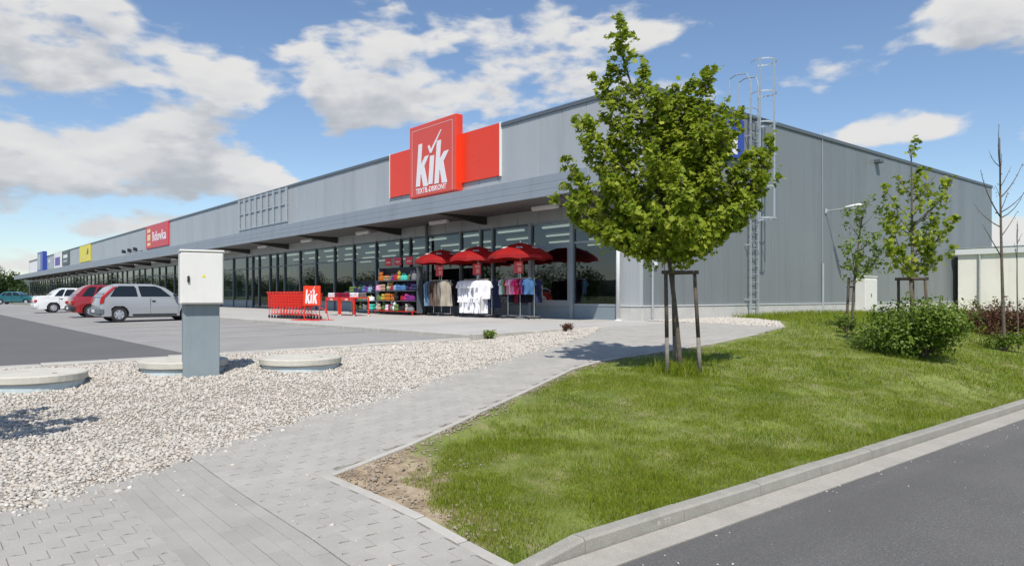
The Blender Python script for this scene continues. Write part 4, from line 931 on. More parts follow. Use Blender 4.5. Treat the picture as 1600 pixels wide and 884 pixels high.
m = MB(); m.tube([(0, 0, -.05), (.05, .03, 1.25)], .035, 8); m.build('stake_post', 'stake_wood', t); m = MB(); m.tube([(.0, .0, 1.0), (.16, .1, 1.02)], .02, 6); m.build('tie', 'black_plastic', t)
D3 = 15.0; sil3 = [(1561, 195), (1545, 235), (1532, 265), (1522, 318), (1580, 260), (1598, 255), (1600, 300), (1575, 300), (1555, 290), (1535, 350), (1590, 330), (1608, 290), (1565, 240)]
young(1570, 0, D3, sil3, 'nearly bare young tree with thin upright twigs by the cream annex', top=tip_at(1562, 215, D3), per=7, spread=.03, crown0=1.2, r0=.035, size=(.03, .055), matn='red_leaf', leaf='oval')
D4 = 15.5; young(1592, 0, D4, [(1590, 345), (1585, 380), (1597, 365)], 'bare sapling beside the cream annex wall', top=tip_at(1590, 350, D4), per=8, spread=.02, crown0=1.2, r0=.015, size=(.03, .05), matn='red_leaf', leaf='oval')
# --- tree just outside the picture whose shade falls on the pebbles
bx_, by_ = -7.9, -.2; bz = H(bx_, by_)
tips = [(bx_ + r_ * math.cos(a_), by_ + r_ * math.sin(a_), bz + hh) for hh, r_, a_ in [(rng.uniform(1.9, 3.6), rng.uniform(.3, .72), rng.uniform(0, 6.28)) for _ in range(16)]]
tree('maple_tree', 'slim young maple shading the pebble bed beside the path', (bx_, by_, bz), tips, (bx_, by_, bz + 3.5), .04, 'maple', (.08, .13), 40, spread=.10, crown0=1.4)
# --- shrubs
def shrub(name, label, c, rads, nleaf, size, matn, lumps=9, stems=16, flowers=0):
    t = thing(name, label, 'shrub', tuple(c)); m = MB(); cc = np.array(c); Cs = []; Ns = []
    for k in range(stems):
        a_ = rng.uniform(0, 6.28); rr = rng.uniform(.3, .95); e = np.array([rads[0] * rr * math.cos(a_), rads[1] * rr * math.sin(a_), rads[2] * rng.uniform(.7, 1.05)])
        m.tube([(0, 0, -.03), tuple(e * np.array([.35, .35, .45])), tuple(e)], [.012, .008, .003], 5)
    m.build('stems', 'bark', t)
    lc = [(np.array([rads[0] * q * math.cos(a_), rads[1] * q * math.sin(a_), rads[2] * h_]), s) for a_, q, h_, s in zip(rng.uniform(0, 6.28, lumps), rng.uniform(.15, .8, lumps), rng.uniform(.25, .72, lumps), rng.uniform(.22, .40, lumps))]
    for i in range(lumps):
        cen, s = lc[i]; n = nleaf // lumps; d = rng.normal(size=(n, 3)); d /= np.linalg.norm(d, axis=1, keepdims=True)
        r_ = rng.power(2.2, n)[:, None]; q = cen + d * r_ * np.array([rads[0], rads[1], rads[2] * .95]) * s * rng.uniform(.7, 1.35, (n, 1)); ok = q[:, 2] > .02
        Cs.append((q + cc)[ok]); Ns.append((d + np.array([0, 0, .5]) + rng.normal(0, .6, (n, 3)))[ok])
    # shoots standing out of the top
    for k in range(14):
        a_ = rng.uniform(0, 6.28); q = rng.uniform(0, .8); n = 26; b0 = np.array([rads[0] * q * math.cos(a_), rads[1] * q * math.sin(a_), rads[2] * .75 * math.sqrt(1 - q * q * .8)])
        tt = rng.uniform(0, 1, (n, 1)); q2 = b0 + np.array([rng.normal(0, .1), rng.normal(0, .1), rads[2] * rng.uniform(.25, .42)]) * tt + rng.normal(0, .03, (n, 3)); Cs.append(q2 + cc); Ns.append(rng.normal(size=(n, 3)) + np.array([0, 0, .6]))
    C = np.concatenate(Cs); N = np.concatenate(Ns); leaf_cloud('foliage', C, N, rng.uniform(*size, len(C)), matn, t, 'oval', cc)
    if flowers:
        idx = rng.choice(len(C), flowers, replace=False); leaf_cloud('blossom', C[idx] + np.array([0, 0, .03]), N[idx] * .2 + np.array([0, 0, 1.0]), rng.uniform(.035, .05, flowers), 'sign_white', t, 'oval', cc)
    return t
b_ = hit(1445, 560); shrub('shrub', 'wide bushy green shrub with tiny white blossom on the lawn', b_, (1.28, .9, 1.08), 11500, (.045, .08), 'shrub_leaf', 20, 26, 60)
b_ = hit(1592, 535); shrub('shrub', 'low dark reddish shrub at the right edge beside the green one', b_ + Vector((-.55, .75, 0)), (1.25, 1.0, .92), 6000, (.04, .065), 'red_leaf', 14, 40)
b_ = hit(1570, 548); shrub('shrub', 'small green shoots at the foot of the reddish shrub', b_, (.6, .3, .34), 700, (.04, .065), 'shrub_leaf', 6, 6)
b_ = hit(1322, 520); shrub('shrub', 'small dark green seedling bush left of the large shrub', b_, (.30, .25, .36), 650, (.04, .06), 'shrub_leaf', 6, 8)
for px, py, lab, s in ((766, 529, 'small green weed growing at the kerb end by the path', .16), (886, 518, 'brownish weed at the kerb near the corner of the hall', .17)):
    b_ = hit(px, py); shrub('weed', lab, b_, (s, s * .7, s * .8), 90, (.03, .055), 'shrub_leaf' if px < 800 else 'red_leaf', 3, 4)['category'] = 'weed'
# --- grass
def blades(P, hgt, wid, name, label, parent=None):
    n = len(P); Z = Hs(P) - .012; a_ = rng.uniform(0, 2 * np.pi, n); ln = rng.uniform(.15, .75, n) * hgt; b_ = rng.uniform(0, 2 * np.pi, n)
    wx, wy = np.cos(a_) * wid / 2, np.sin(a_) * wid / 2; lx, ly = np.cos(b_) * ln, np.sin(b_) * ln
    B0 = np.c_[P, Z]; V = np.empty((n, 5, 3))
    V[:, 0] = B0 - np.c_[wx, wy, 0 * wx]; V[:, 1] = B0 + np.c_[wx, wy, 0 * wx]
    M = B0 + np.c_[lx * .35, ly * .35, hgt * .6]; V[:, 2] = M + np.c_[wx, wy, 0 * wx] * .75; V[:, 3] = M - np.c_[wx, wy, 0 * wx] * .75
    V[:, 4] = B0 + np.c_[lx, ly, hgt]
    I = (np.arange(n) * 5)[:, None]; Fc = np.concatenate([I + np.array([[0, 1, 2]]), I + np.array([[0, 2, 3]]), I + np.array([[3, 2, 4]])], 1).reshape(-1, 3)
    o = link(name, fast_mesh(name, V.reshape(-1, 3), Fc), 'grass_blade', parent); tag(o, label, 'grass', None, 'stuff')
def sb(P): return np.where(P[:, 1] < 5.2, soil_b(P[:, 1]), -99)
def grass_pts(n, x0, x1, y0, y1, dmin, dmax):
    P = np.c_[rng.uniform(x0, x1, n), rng.uniform(y0, y1, n)]; D = P[:, 0] * fx + P[:, 1] * fy; lat = (P[:, 0] * rx + P[:, 1] * ry) / np.maximum(D, .1)
    edge = P[:, 0] - xr(P[:, 1]); k = .03 + .2 * vnoise(P, 1.6, 5) * vnoise(P, 6, 6) * 2; fade = np.clip((edge - k) / .22, 0, 1)
    soil = np.clip((P[:, 0] - sb(P) + .45 * (vnoise(P, 3, 8) - .5) + .35 * (vnoise(P, 9, 11) - .5)) / .45, 0, 1); bald = np.clip(vnoise(P, 1.9, 2) * .6 + vnoise(P, 5, 4) * .55 - .12, .12, 1)
    ok = (D > dmin) & (D < dmax) & (lat > -.85) & (lat < 1.25) & (P[:, 0] < -3.2) & (rng.uniform(0, 1, n) < fade * soil * np.clip(bald * 1.7, 0, 1)); return P[ok]
Ps = []; Hh = []; Ww = []
for (n, x0, x1, y0, y1, dmin, dmax, h_, w_) in ((230000, -6, -3.2, 2.7, 9, 3, 7, .036, .0042), (190000, -8.3, -3.2, 4, 13, 7, 10.5, .042, .0055), (120000, -9, -3.2, 5, 19, 10.5, 15.5, .05, .0085), (100000, -14, -3.2, 8, 32, 15.5, 30, .065, .014)):
    q = grass_pts(n, x0, x1, y0, y1, dmin, dmax); Ps.append(q); t_ = .55 + .75 * vnoise(q, 2.3, 1) * vnoise(q, 7, 9) * 2; Hh.append(h_ * t_ * rng.uniform(.6, 1.25, len(q))); Ww.append(np.full(len(q), w_))
blades(np.concatenate(Ps), np.concatenate(Hh), np.concatenate(Ww), 'grass', 'short sunlit green lawn grass between the path and the kerb')
q = np.c_[tb.x + rng.normal(0, .17, 1500), tb.y + rng.normal(0, .17, 1500)]
blades(q, rng.uniform(.08, .24, 1500), np.full(1500, .008), 'tall_grass', 'tuft of taller grass around the foot of the maple')
q = np.c_[rng.uniform(-13.9, -12.9, 2500), rng.uniform(21.4, 31, 2500)]; blades(q, rng.uniform(.08, .24, 2500), np.full(2500, .015), 'tall_grass', 'taller grass along the foot of the grey side wall')
# --- far trees at the end of the lot
def blob_tree(label, x, y, z, r, h, n, matn='far_leaf', group=None, size=(.5, .9)):
    t = thing('tree', label, 'tree', (x, y, z), 0, group); m = MB(); m.tube([(0, 0, 0), (0, 0, h * .3), (.1, 0, h * .7)], [r * .07, r * .05, r * .02], 7); m.build('trunk', 'bark', t)
    C = []; N = []
    for k in range(14):
        a_ = rng.uniform(0, 6.28); q = rng.uniform(0, .65); c = np.array([r * q * math.cos(a_), r * q * math.sin(a_), h * rng.uniform(.3, .85)]); d = rng.normal(size=(n // 14, 3)); d /= np.linalg.norm(d, axis=1, keepdims=True)
        C.append(c + d * rng.power(2.5, (len(d), 1)) * r * rng.uniform(.3, .5)); N.append(d + rng.normal(0, .5, d.shape))
    C = np.concatenate(C); N = np.concatenate(N); leaf_cloud('crown', C, N, rng.uniform(*size, len(C)), matn, t, 'oval'); return t
for px, D, r, h, lab in ((-12, 230, 7, 11.5, 'dark green tree at the left edge beyond the car park'), (8, 225, 6, 9, 'broad green tree second from the left edge beyond the car park'), (24, 235, 5, 7.5, 'smaller green tree right of the broad one beyond the car park'), (36, 250, 4.5, 6, 'low tree nearest the end of the hall')):
    p = atD(px, D); blob_tree(lab, p.x, p.y, -1, r, h, 1300, group='trees beyond the car park')
for px, D in ((30, 200), (44, 210)):
    p = atD(px, D); blob_tree('low yellowish bush %s beyond the car park' % ('left of the lamp-free gap' if px < 40 else 'touching the end of the hall'), p.x, p.y, -1, 6, 3.2, 700, 'far_leaf')['category'] = 'bush'
# a wood on the other side of the car park, mirrored in the shop glass
C = []; N = []
for s_ in np.arange(0, 560, 5.5):
    x0 = 30 - min(s_, 300) - max(0, s_ - 300) * .8; hh = rng.uniform(5.5, 9.5) * (1.25 if s_ > 260 else 1); r_ = rng.uniform(3.5, 6); y0 = -72 + max(0, s_ - 300) * .26 + rng.normal(0, 5); n = 850; d = rng.normal(size=(n, 3)); d /= np.linalg.norm(d, axis=1, keepdims=True)
    C.append(np.array([x0, y0, hh * .5]) + d * rng.power(2, (n, 1)) * np.array([r_, r_, hh * .52])); N.append(d + rng.normal(0, .4, d.shape))
C = np.concatenate(C); o = leaf_cloud('treeline', C, np.concatenate(N), rng.uniform(.32, .65, len(C)), 'far_leaf', None, 'oval'); tag(o, 'dense wood along the far side of the car park', 'wood', None, 'stuff')
# ------------------------------------------------------------------ cars
def make_car(label, paint, loc, rz, L=3.77, W=.81, Ht=1.45, wb=2.45, belt=.93, hood=.83, ws=(.95, .30), rf=(-1.45, -1.80), wr=.285, kind='hatch', boot=None, doors=1, tall_tail=False, bumper='paint', group='cars parked in front of the shops'):
    t = thing('parked_car', label, 'car', loc, rz, group)
    x0, x1 = -L / 2, L / 2; xf, xb = wb / 2 + .02, -wb / 2 + .02; zb = .22
    def arch(xc, r, n=9): return [(xc + r * math.cos(a), wr + r * math.sin(a)) for a in np.linspace(math.pi + .22, -.22, n)]
    top = [(x0 + .02, .45), (x0 + .03, .66), (x0 + .10, belt)] if kind == 'hatch' else [(x0 + .01, .45), (x0 + .02, .70), (x0 + .10, boot), (rf[1] - .02, boot + .03)]
    top += [(rf[1], belt + .012), (0, belt), (ws[0], belt - .0), ((ws[0] + x1) / 2, (belt + hood) / 2 + .03), (x1 - .18, hood - .04), (x1 - .05, hood - .16), (x1, .52), (x1 - .01, .36), (x1 - .08, zb)]
    low = arch(xf, wr + .06)[::-1] + arch(xb, wr + .06)[::-1]
    poly = [(x0 + .06, zb)] + top + low
    m = MB(); n = len(poly); sl = [(-W, .10, .035), (-W + .035, .035, .012), (-W + .14, .0, 0), (W - .14, 0, 0), (W - .035, .035, .012), (W, .10, .035)]
    for (y, ins, dz) in sl:
        m.v += [(x * (1 - ins / (L / 2)) if abs(x) > L * .40 else x, y - (math.copysign(.02, y) if z > .7 or z < .35 else 0), z - (dz if z > .6 else -dz * .0)) for x, z in poly]
    for i in range(len(sl) - 1): m.f += [(i * n + k, i * n + (k + 1) % n, (i + 1) * n + (k + 1) % n, (i + 1) * n + k) for k in range(n)]
    m.f += [tuple(range(n - 1, -1, -1)), tuple((len(sl) - 1) * n + k for k in range(n))]
    o = m.build('body', paint, t, smooth=True); o.data.set_sharp_from_angle(angle=math.radians(38))
    # cabin
    zr = Ht; rings = [((rf[1], ws[0]), W - .035, belt - .02), ((rf[1] * .35 + rf[0] * .65, ws[0] * .35 + ws[1] * .65), W - .135, belt + (zr - belt) * .70), ((rf[0] + .02, ws[1] - .02), W - .20, zr - .05), ((rf[0] + .16, ws[1] - .2), W - .30, zr)]
    m = MB()
    for (xa, xc), w, z in rings: m.v += [(xa, -w, z), (xc, -w, z), (xc, w, z), (xa, w, z)]
    for i in range(3): m.f += [(4 * i + k, 4 * i + (k + 1) % 4, 4 * i + 4 + (k + 1) % 4, 4 * i + 4 + k) for k in range(4)]
    m.f += [(12, 13, 14, 15)]
    o = m.build('cabin', paint, t, smooth=True); o.data.set_sharp_from_angle(angle=math.radians(30))
    def face(pa, pb, pc, pd, s0, s1, t0, t1, push, name, matn, cut=0):
        pa, pb, pc, pd = map(Vector, (pa, pb, pc, pd)); nrm = (pb - pa).cross(pd - pa).normalized()
        def at(s, q): return (pa * (1 - s) + pb * s) * (1 - q) + (pd * (1 - s) + pc * s) * q + nrm * push
        q = [at(s0, t0), at(s1, t0), at(s1, t1 - cut), at(s0, t1)]
        m = MB(); m.add([tuple(p) for p in q] + [tuple(p - nrm * .012) for p in q], [(0, 1, 2, 3), (7, 6, 5, 4)] + [(k, (k + 1) % 4, 4 + (k + 1) % 4, 4 + k) for k in range(4)]); return m.build(name, matn, t)
    r0, r1_, r2 = rings[0], rings[1], rings[2]
    for sg in (-1, 1):
        A_ = [(r0[0][0], sg * r0[1], r0[2]), (r0[0][1], sg * r0[1], r0[2])]; B_ = [(r1_[0][0], sg * r1_[1], r1_[2]), (r1_[0][1], sg * r1_[1], r1_[2])]
        # glass follows the lower three quarters of the cabin side
        order = lambda p: p if sg < 0 else (p[1], p[0], p[3], p[2])
        C_ = [(r2[0][0], sg * r2[1], r2[2]), (r2[0][1], sg * r2[1], r2[2])]
        cuts = [(.10, .455), (.50, .90)] if doors == 1 else [(.09, .25), (.28, .56), (.60, .91)]
        for (s0, s1) in cuts:
            if sg > 0: s0, s1 = 1 - s1, 1 - s0
            face(*order((A_[0], A_[1], B_[1], B_[0])), s0, s1, .10, .99, .008, 'side_window', 'car_glass')
            face(*order((B_[0], B_[1], C_[1], C_[0])), s0 + .012, s1 - .012, .0, .62, .008, 'side_window', 'car_glass')
    f0 = [(r0[0][1], -r0[1], r0[2]), (r0[0][1], r0[1], r0[2]), (r2[0][1], r2[1], r2[2]), (r2[0][1], -r2[1], r2[2])]
    face(*f0, .06, .94, .12, .93, .05, 'windscreen', 'car_glass')
    f1 = [(r0[0][0], r0[1], r0[2]), (r0[0][0], -r0[1], r0[2]), (r2[0][0], -r2[1], r2[2]), (r2[0][0], r2[1], r2[2])]
    face(*f1, .08, .92, .2, .92, .03, 'rear_window', 'car_glass')
    bm_ = paint if bumper == 'paint' else bumper
    m = MB(); m.box(x0 - .035, x0 + .22, -W + .0, W - .0, .27, .52, .05); m.build('rear_bumper', bm_, t)
    m = MB(); m.box(x1 - .24, x1 + .03, -W + .02, W - .02, .24, .50, .05); m.build('front_bumper', bm_, t)
    for s in (-1, 1):
        m = MB()
        if tall_tail: m.prism([(x0 + .03, .70), (x0 + .16, .70), (x0 + .20, belt), (rf[0] + .05, zr - .10), (rf[0] - .06, zr - .12), (x0 + .08, belt)], lambda a, b: (a, s * (W - .05 - max(0, b - belt) * .30), b), lambda a, b: (a, s * (W + .004 - max(0, b - belt) * .33), b))
        else: m.box(x0 - .005, x0 + .14, s * (W - .22), s * (W + .003), .60, .74, .02)
        m.build('tail_light', 'tail_red', t)
        m = MB(); m.box(x1 - .26, x1 - .02, s * (W - .34), s * (W - .02), .58, .70, .03); m.build('headlight', 'lamp_clear', t)
        m = MB(); m.box(ws[0] - .26, ws[0] - .12, s * (W + .0), s * (W + .17), belt + .02, belt + .14, .03); m.build('mirror', 'black_plastic', t)
        for dd in ((.02,) if doors == 1 else (.05, -.85)):
            m = MB(); m.box(dd - .11, dd + .02, s * (W - .005), s * (W + .012), belt - .17, belt - .125, .008); m.build('door_handle', 'black_plastic', t)
        for xx in ((-.14, ws[0] - .05) if doors == 1 else (-1.0, -.12, ws[0] - .05)):
            m = MB(); m.box(xx - .004, xx + .004, s * (W - .012), s * (W + .0015), .30, belt - .05); m.build('door_gap', 'black_plastic', t)
        m = MB(); m.box(xb + .45, xf - .45, s * (W - .01), s * (W + .008), .235, .30, .006); m.build('sill_trim', 'black_plastic' if paint != 'paint_white' else 'paint_white', t)
        for xc in (xf, xb):
            wl = bpy.data.objects.new('wheel', None); COL.objects.link(wl); wl.parent = t; wl.location = (xc, s * (W - .10), wr)
            m = MB(); m.lathe([(wr * .62, -.085), (wr * .94, -.085), (wr, -.06), (wr, .06), (wr * .94, .085), (wr * .62, .085)], n=22, axis='y', cap=False); m.build('tyre', 'tyre', wl, smooth=False)
            m = MB(); m.lathe([(wr * .64, -.05), (wr * .64, .06), (wr * .60, .078), (wr * .45, .070), (wr * .2, .082), (.02, .085)] if s > 0 else [(.02, -.085), (wr * .2, -.082), (wr * .45, -.070), (wr * .60, -.078), (wr * .64, -.06), (wr * .64, .05)], n=20, axis='y'); rm = m.build('rim', 'rim', wl)
            for k in range(6):
                a = k * math.pi / 3; m = MB(); m.lathe([(.022, s * .079), (.022, s * .083)], (wr * .45 * math.cos(a), 0, wr * .45 * math.sin(a)), n=8, axis='y'); m.build('slot', 'black_plastic', rm)
    m = MB(); m.box(xb - .3, xf + .3, -W + .16, W - .16, .16, .30); m.build('underbody', 'black_plastic', t)
    m = MB()
    for xc in (xf, xb): m.box(xc - wr - .05, xc + wr + .05, -W + .19, W - .19, .2, .68)
    m.build('wheel_well', 'black_plastic', t)
    m = MB(); m.box(x0 - .045, x0 - .036, -.26, .26, .36, .47); m.build('number_plate', 'plate', t)
    return t
UP = math.pi / 2
def park(px, y, zc): x = onY(px, y); return (x, y, zlot(y))
make_car('silver three-door hatchback nearest the white cabinet', 'paint_silver', (-30.6, 7.15, zlot(7.15)), UP, tall_tail=True, bumper='grey_plastic', L=3.77, Ht=1.43, ws=(.92, .14), rf=(-1.32, -1.80))
make_car('red hatchback parked just beyond the silver one', 'paint_red', (-38, 7.5, zlot(7.5)), UP, L=4.0, W=.84, Ht=1.47, wb=2.5, bumper='black_plastic', doors=2, ws=(1.0, .35), rf=(-1.35, -1.88))
make_car('white saloon car parked beyond the red hatchback', 'paint_white', (-49.5, 7.6, zlot(7.6)), UP, L=4.4, W=.86, Ht=1.43, wb=2.6, kind='sedan', boot=.96, doors=2, ws=(1.05, .35), rf=(-.95, -1.5), bumper='paint')
make_car('teal saloon car farthest away at the left edge', 'paint_teal', (onY(27, 9.4), 9.3, zlot(9.0)), math.radians(62), L=4.4, W=.86, Ht=1.43, wb=2.6, kind='sedan', boot=.96, doors=2, ws=(1.05, .35), rf=(-.95, -1.5))
make_car('white car far behind the teal saloon near the end of the hall', 'paint_white', (-150, 13.9, zlot(9)), UP + .3, doors=2)

# ------------------------------------------------------------------ shopping carts
def make_cart():
    t = thing('shopping_cart', 'x', 'shopping cart', (0, 0, 0))
    R = .007
    def basket_pt(u, v, s): # u 0 rear..1 front, v 0 bottom..1 top, s -1..1
        x = -.36 + .80 * u + (.06 * v if u > .5 else -.0 * v); z = .42 + (.10 * u) * (1 - v) + .50 * v; w = (.25 - .04 * u) * (1 + .10 * v); return (x, s * w, z)
    m = MB()
    for s in (-1, 1):
        for v in np.linspace(0, 1, 6): m.tube([basket_pt(0, v, s), basket_pt(1, v, s)], R, 4, False)
        for u in np.linspace(0, 1, 15): m.tube([basket_pt(u, 0, s), basket_pt(u, 1, s)], R * .8, 4, False)
    for v in np.linspace(0, 1, 6): m.tube([basket_pt(1, v, -1), basket_pt(1, v, 1)], R, 4, False); m.tube([basket_pt(0, v, -1), basket_pt(0, v, 1)], R, 4, False)
    for s in np.linspace(-1, 1, 7): m.tube([basket_pt(1, 1, s), basket_pt(1, 0, s), basket_pt(0, 0, s), basket_pt(0, 1, s)], R * .8, 4, False)
    m.build('basket', 'cart_red', t)
    m = MB()
    for s in (-1, 1):
        m.tube([(-.45, s * .27, .97), (-.36, s * .26, .90), (-.33, s * .24, .40), (-.30, s * .25, .16), (.46, s * .20, .14)], .014, 6); m.tube([(-.2, s * .25, .42), (.15, s * .22, .16)], .010, 5)
    m.tube([(-.30, -.25, .16), (-.30, .25, .16)], .012, 6); m.tube([(.46, -.20, .14), (.46, .20, .14)], .012, 6); m.build('chassis', 'cart_red', t)
    m = MB(); m.tube([(-.45, -.28, .97), (-.45, .28, .97)], .018, 8); m.build('handle', 'cart_red', t)
    for xx, yy in ((-.30, .25), (-.30, -.25), (.44, .2), (.44, -.2)):
        m = MB(); m.lathe([(.03, -.016), (.06, -.016), (.06, .016), (.03, .016)], (xx, yy, .06), 12, 'y'); m.build('caster', 'black_plastic', t)
    return t
za = lambda y: -.105 + .101 * (y - 9.5) / 7.4
c0 = make_cart(); cxy = Vector((-26.6, 10.75)); ce = Vector((-24.35, 10.95)); NC = 11; ang = math.atan2(ce.y - cxy.y, ce.x - cxy.x)
for k in range(NC):
    o = c0 if k == 0 else copy_tree(c0); f = k / (NC - 1); p = cxy * (1 - f) + ce * f; o.location = (p.x, p.y, za(p.y)); o.rotation_euler = (0, 0, ang); o['group'] = 'red shopping carts nested in a row'
    o['label'] = 'red wire shopping cart at the left end of the nested row' if k == 0 else 'red wire shopping cart at the right end of the row, behind the kik board' if k == NC - 1 else 'red wire shopping cart, %s from the left end of the nested row' % ordinal(k)
bp = Vector((-23.25, 10.55, za(10.55))); ba = math.radians(-42 + 90) 
t = thing('cart_board', 'red board with white kik lettering on a frame at the end of the carts', 'sign', bp, math.radians(22))
m = MB(); m.box(-.38, .38, -.03, .03, .50, 1.18, .012); m.build('board', 'red_sign', t)
kik(lambda s, q, d: (-.40 + s * .80, -.031 - .006 * d, .46 + q * .82), t, 'sign_white')
for s in (-1, 1):
    m = MB(); m.tube([(s * .34, 0, .02), (s * .34, 0, .5)], .016, 7); m.tube([(s * .34, -.35, .02), (s * .34, .3, .02)], .016, 7); m.build('frame_leg', 'cart_red', t)
m = MB(); m.tube([(-.6, -.35, .02), (.65, -.35, .02)], .016, 7); m.tube([(-.5, .3, .02), (.7, .3, .02)], .014, 7); m.tube([(.34, .0, .45), (.62, .05, .34), (.66, .1, .02)], .014, 7); m.build('base_frame', 'cart_red', t)

# ------------------------------------------------------------------ parasols
mat('parasol_red', (.42, .012, .012), .55, 0, .06, 3, trans=.30)
UY = 15.72
upos = [(onY(690, UY), 'leftmost'), (onY(747, UY), 'middle'), (onY(813, UY), 'rightmost')]
for i, (ux, w) in enumerate(upos):
    rs = (1.03, 1.06, 1.08)[i]; z0 = za(UY)
    t = thing('parasol', 'red parasol with white lettering, the %s of three above the clothes racks' % w, 'parasol', (ux, UY, z0), .2 + .3 * i, 'red parasols by the shop window')
    m = MB(); n = 8; rows = [(.0, 2.56), (.30, 2.49), (.62, 2.36), (.86, 2.22), (1.0, 2.10)]; K = 24
    vs = []
    for (r_, z) in rows:
        for k in range(K):
            a = 2 * math.pi * k / K; c = (1 - math.cos(8 * a)) / 2; sc = 1 - .055 * c * (r_ > .05); vs.append((r_ * rs * sc * math.cos(a), r_ * rs * sc * math.sin(a), z - .035 * c * r_ * (r_ > .9) * -.6 - .02 * c * r_))
    for k in range(K): a = 2 * math.pi * k / K; c = (1 - math.cos(8 * a)) / 2; sc = 1 - .055 * c; vs.append((rs * sc * 1.005 * math.cos(a), rs * sc * 1.005 * math.sin(a), 1.97 + .05 * c))
    fs = [(i_ * K + k, i_ * K + (k + 1) % K, (i_ + 1) * K + (k + 1) % K, (i_ + 1) * K + k) for i_ in range(len(rows)) for k in range(K)]
    m.add(vs, fs); cv = m.build('canopy', 'parasol_red', t)
    for k in (5, 6, 7):
        a = -math.pi / 2 + (k - 6) * math.pi / 4 - .2 - .3 * i + math.radians(48); me, mw, mh = text_mesh('KiK', .14, True); o = link('lettering', me, 'sign_white', cv); a2 = a
        o.location = (.70 * rs * math.cos(a2) + .11 * math.sin(a2), .70 * rs * math.sin(a2) - .11 * math.cos(a2), 2.335); o.rotation_euler = (math.radians(29), 0, a2 + math.pi / 2)
    m = MB(); m.tube([(0, 0, .05), (0, 0, 2.62)], .02, 8); m.build('pole', 'chrome', t)
    for k in range(8):
        a = 2 * math.pi * k / 8; m = MB(); m.tube([(.02 * math.cos(a), .02 * math.sin(a), 2.49), (.6 * rs * math.cos(a), .6 * rs * math.sin(a), 2.33), (.97 * rs * math.cos(a), .97 * rs * math.sin(a), 2.09)], .007, 5); m.build('rib', 'chrome', t)
    m = MB(); m.lathe([(.2, .0), (.2, .04), (.05, .07), (.03, .16)], n=16); m.build('foot', 'grey_plastic', t)

# ------------------------------------------------------------------ clothes racks
COLS = dict(brown=(.22, .15, .12), taupe=(.30, .23, .19), white=(.80, .80, .83), lavender=(.36, .36, .60), blue=(.10, .26, .55), navy=(.03, .04, .12), teal=(.06, .50, .42), beige=(.55, .42, .22), pink=(.75, .32, .48), magenta=(.75, .03, .22), red=(.55, .02, .04), grey=(.32, .32, .33), black=(.02, .02, .025), orange=(.70, .20, .02), yellow=(.75, .55, .08), green=(.18, .30, .08), purple=(.25, .03, .28), lightblue=(.35, .55, .72), crimson=(.42, .02, .08), cream=(.70, .64, .52))
for k, c in COLS.items(): flat('cloth_' + k, tuple(x * (1 if k in ('white', 'lavender', 'pink', 'magenta', 'teal') else .58) for x in c), .9)
def say(c): return 'light blue' if c == 'lightblue' else c
def shirt_mesh(kind, seed):
    r = random.Random(seed); w, h = .46, .66
    if kind == 'tee': P2 = [(.07, 0), (.12, -.005), (.24, -.05), (.335, -.25), (.255, -.29), (.225, -.20), (.24, -h), (-.24, -h), (-.225, -.20), (-.255, -.29), (-.335, -.25), (-.24, -.05), (-.12, -.005), (-.07, 0), (-.03, -.05), (.03, -.05)]
    elif kind == 'dress': P2 = [(.06, 0), (.15, -.01), (.27, -.12), (.24, -.22), (.17, -.17), (.15, -.45), (.26, -.95), (-.26, -.95), (-.15, -.45), (-.17, -.17), (-.24, -.22), (-.27, -.12), (-.15, -.01), (-.06, 0), (0, -.06)]
    else: P2 = [(.12, 0), (.18, -.02), (.20, -.42), (-.20, -.42), (-.18, -.02), (-.12, 0)]
    bm = bmesh.new(); vs = [bm.verts.new((x, 0, z)) for x, z in P2]; bm.faces.new(vs); bmesh.ops.triangulate(bm, faces=bm.faces[:]); bmesh.ops.subdivide_edges(bm, edges=bm.edges[:], cuts=4, use_grid_fill=True)
    ph = r.uniform(0, 6)
    for v in bm.verts:
        fall = min(1, max(0, -v.co.z) / .5); v.co.y = (.035 * math.sin(v.co.x * 26 + ph) + .03 * math.sin(v.co.x * 51 + ph * 2 + v.co.z * 4)) * fall + .02 * math.sin(v.co.z * 9 + ph); v.co.x *= 1 - .08 * fall
    geo = bmesh.ops.extrude_face_region(bm, geom=bm.faces[:]); 
    for e in geo['geom']:
        if isinstance(e, bmesh.types.BMVert): e.co.y += .045
    bmesh.ops.recalc_face_normals(bm, faces=bm.faces); me = bpy.data.meshes.new('garment'); bm.to_mesh(me); bm.free(); me.polygons.foreach_set('use_smooth', [True] * len(me.polygons)); me.set_sharp_from_angle(angle=math.radians(60)); return me
SH = {(k, s): shirt_mesh(k, s) for k in ('tee', 'dress', 'short') for s in range(3)}
def garment(kind, colr, loc, rz, label, group, sc=1):
    me = SH[(kind, random.randrange(3))].copy(); me.materials.append(MAT['cloth_' + colr]); o = link({'tee': 'tee_shirt', 'dress': 'dress', 'short': 'garment'}[kind], me, None, None, loc); o.rotation_euler = (random.uniform(-.05, .05), 0, rz); o.scale = (sc, 1, sc)
    return tag(o, label, {'tee': 'shirt', 'dress': 'dress', 'short': 'garment'}[kind], group)
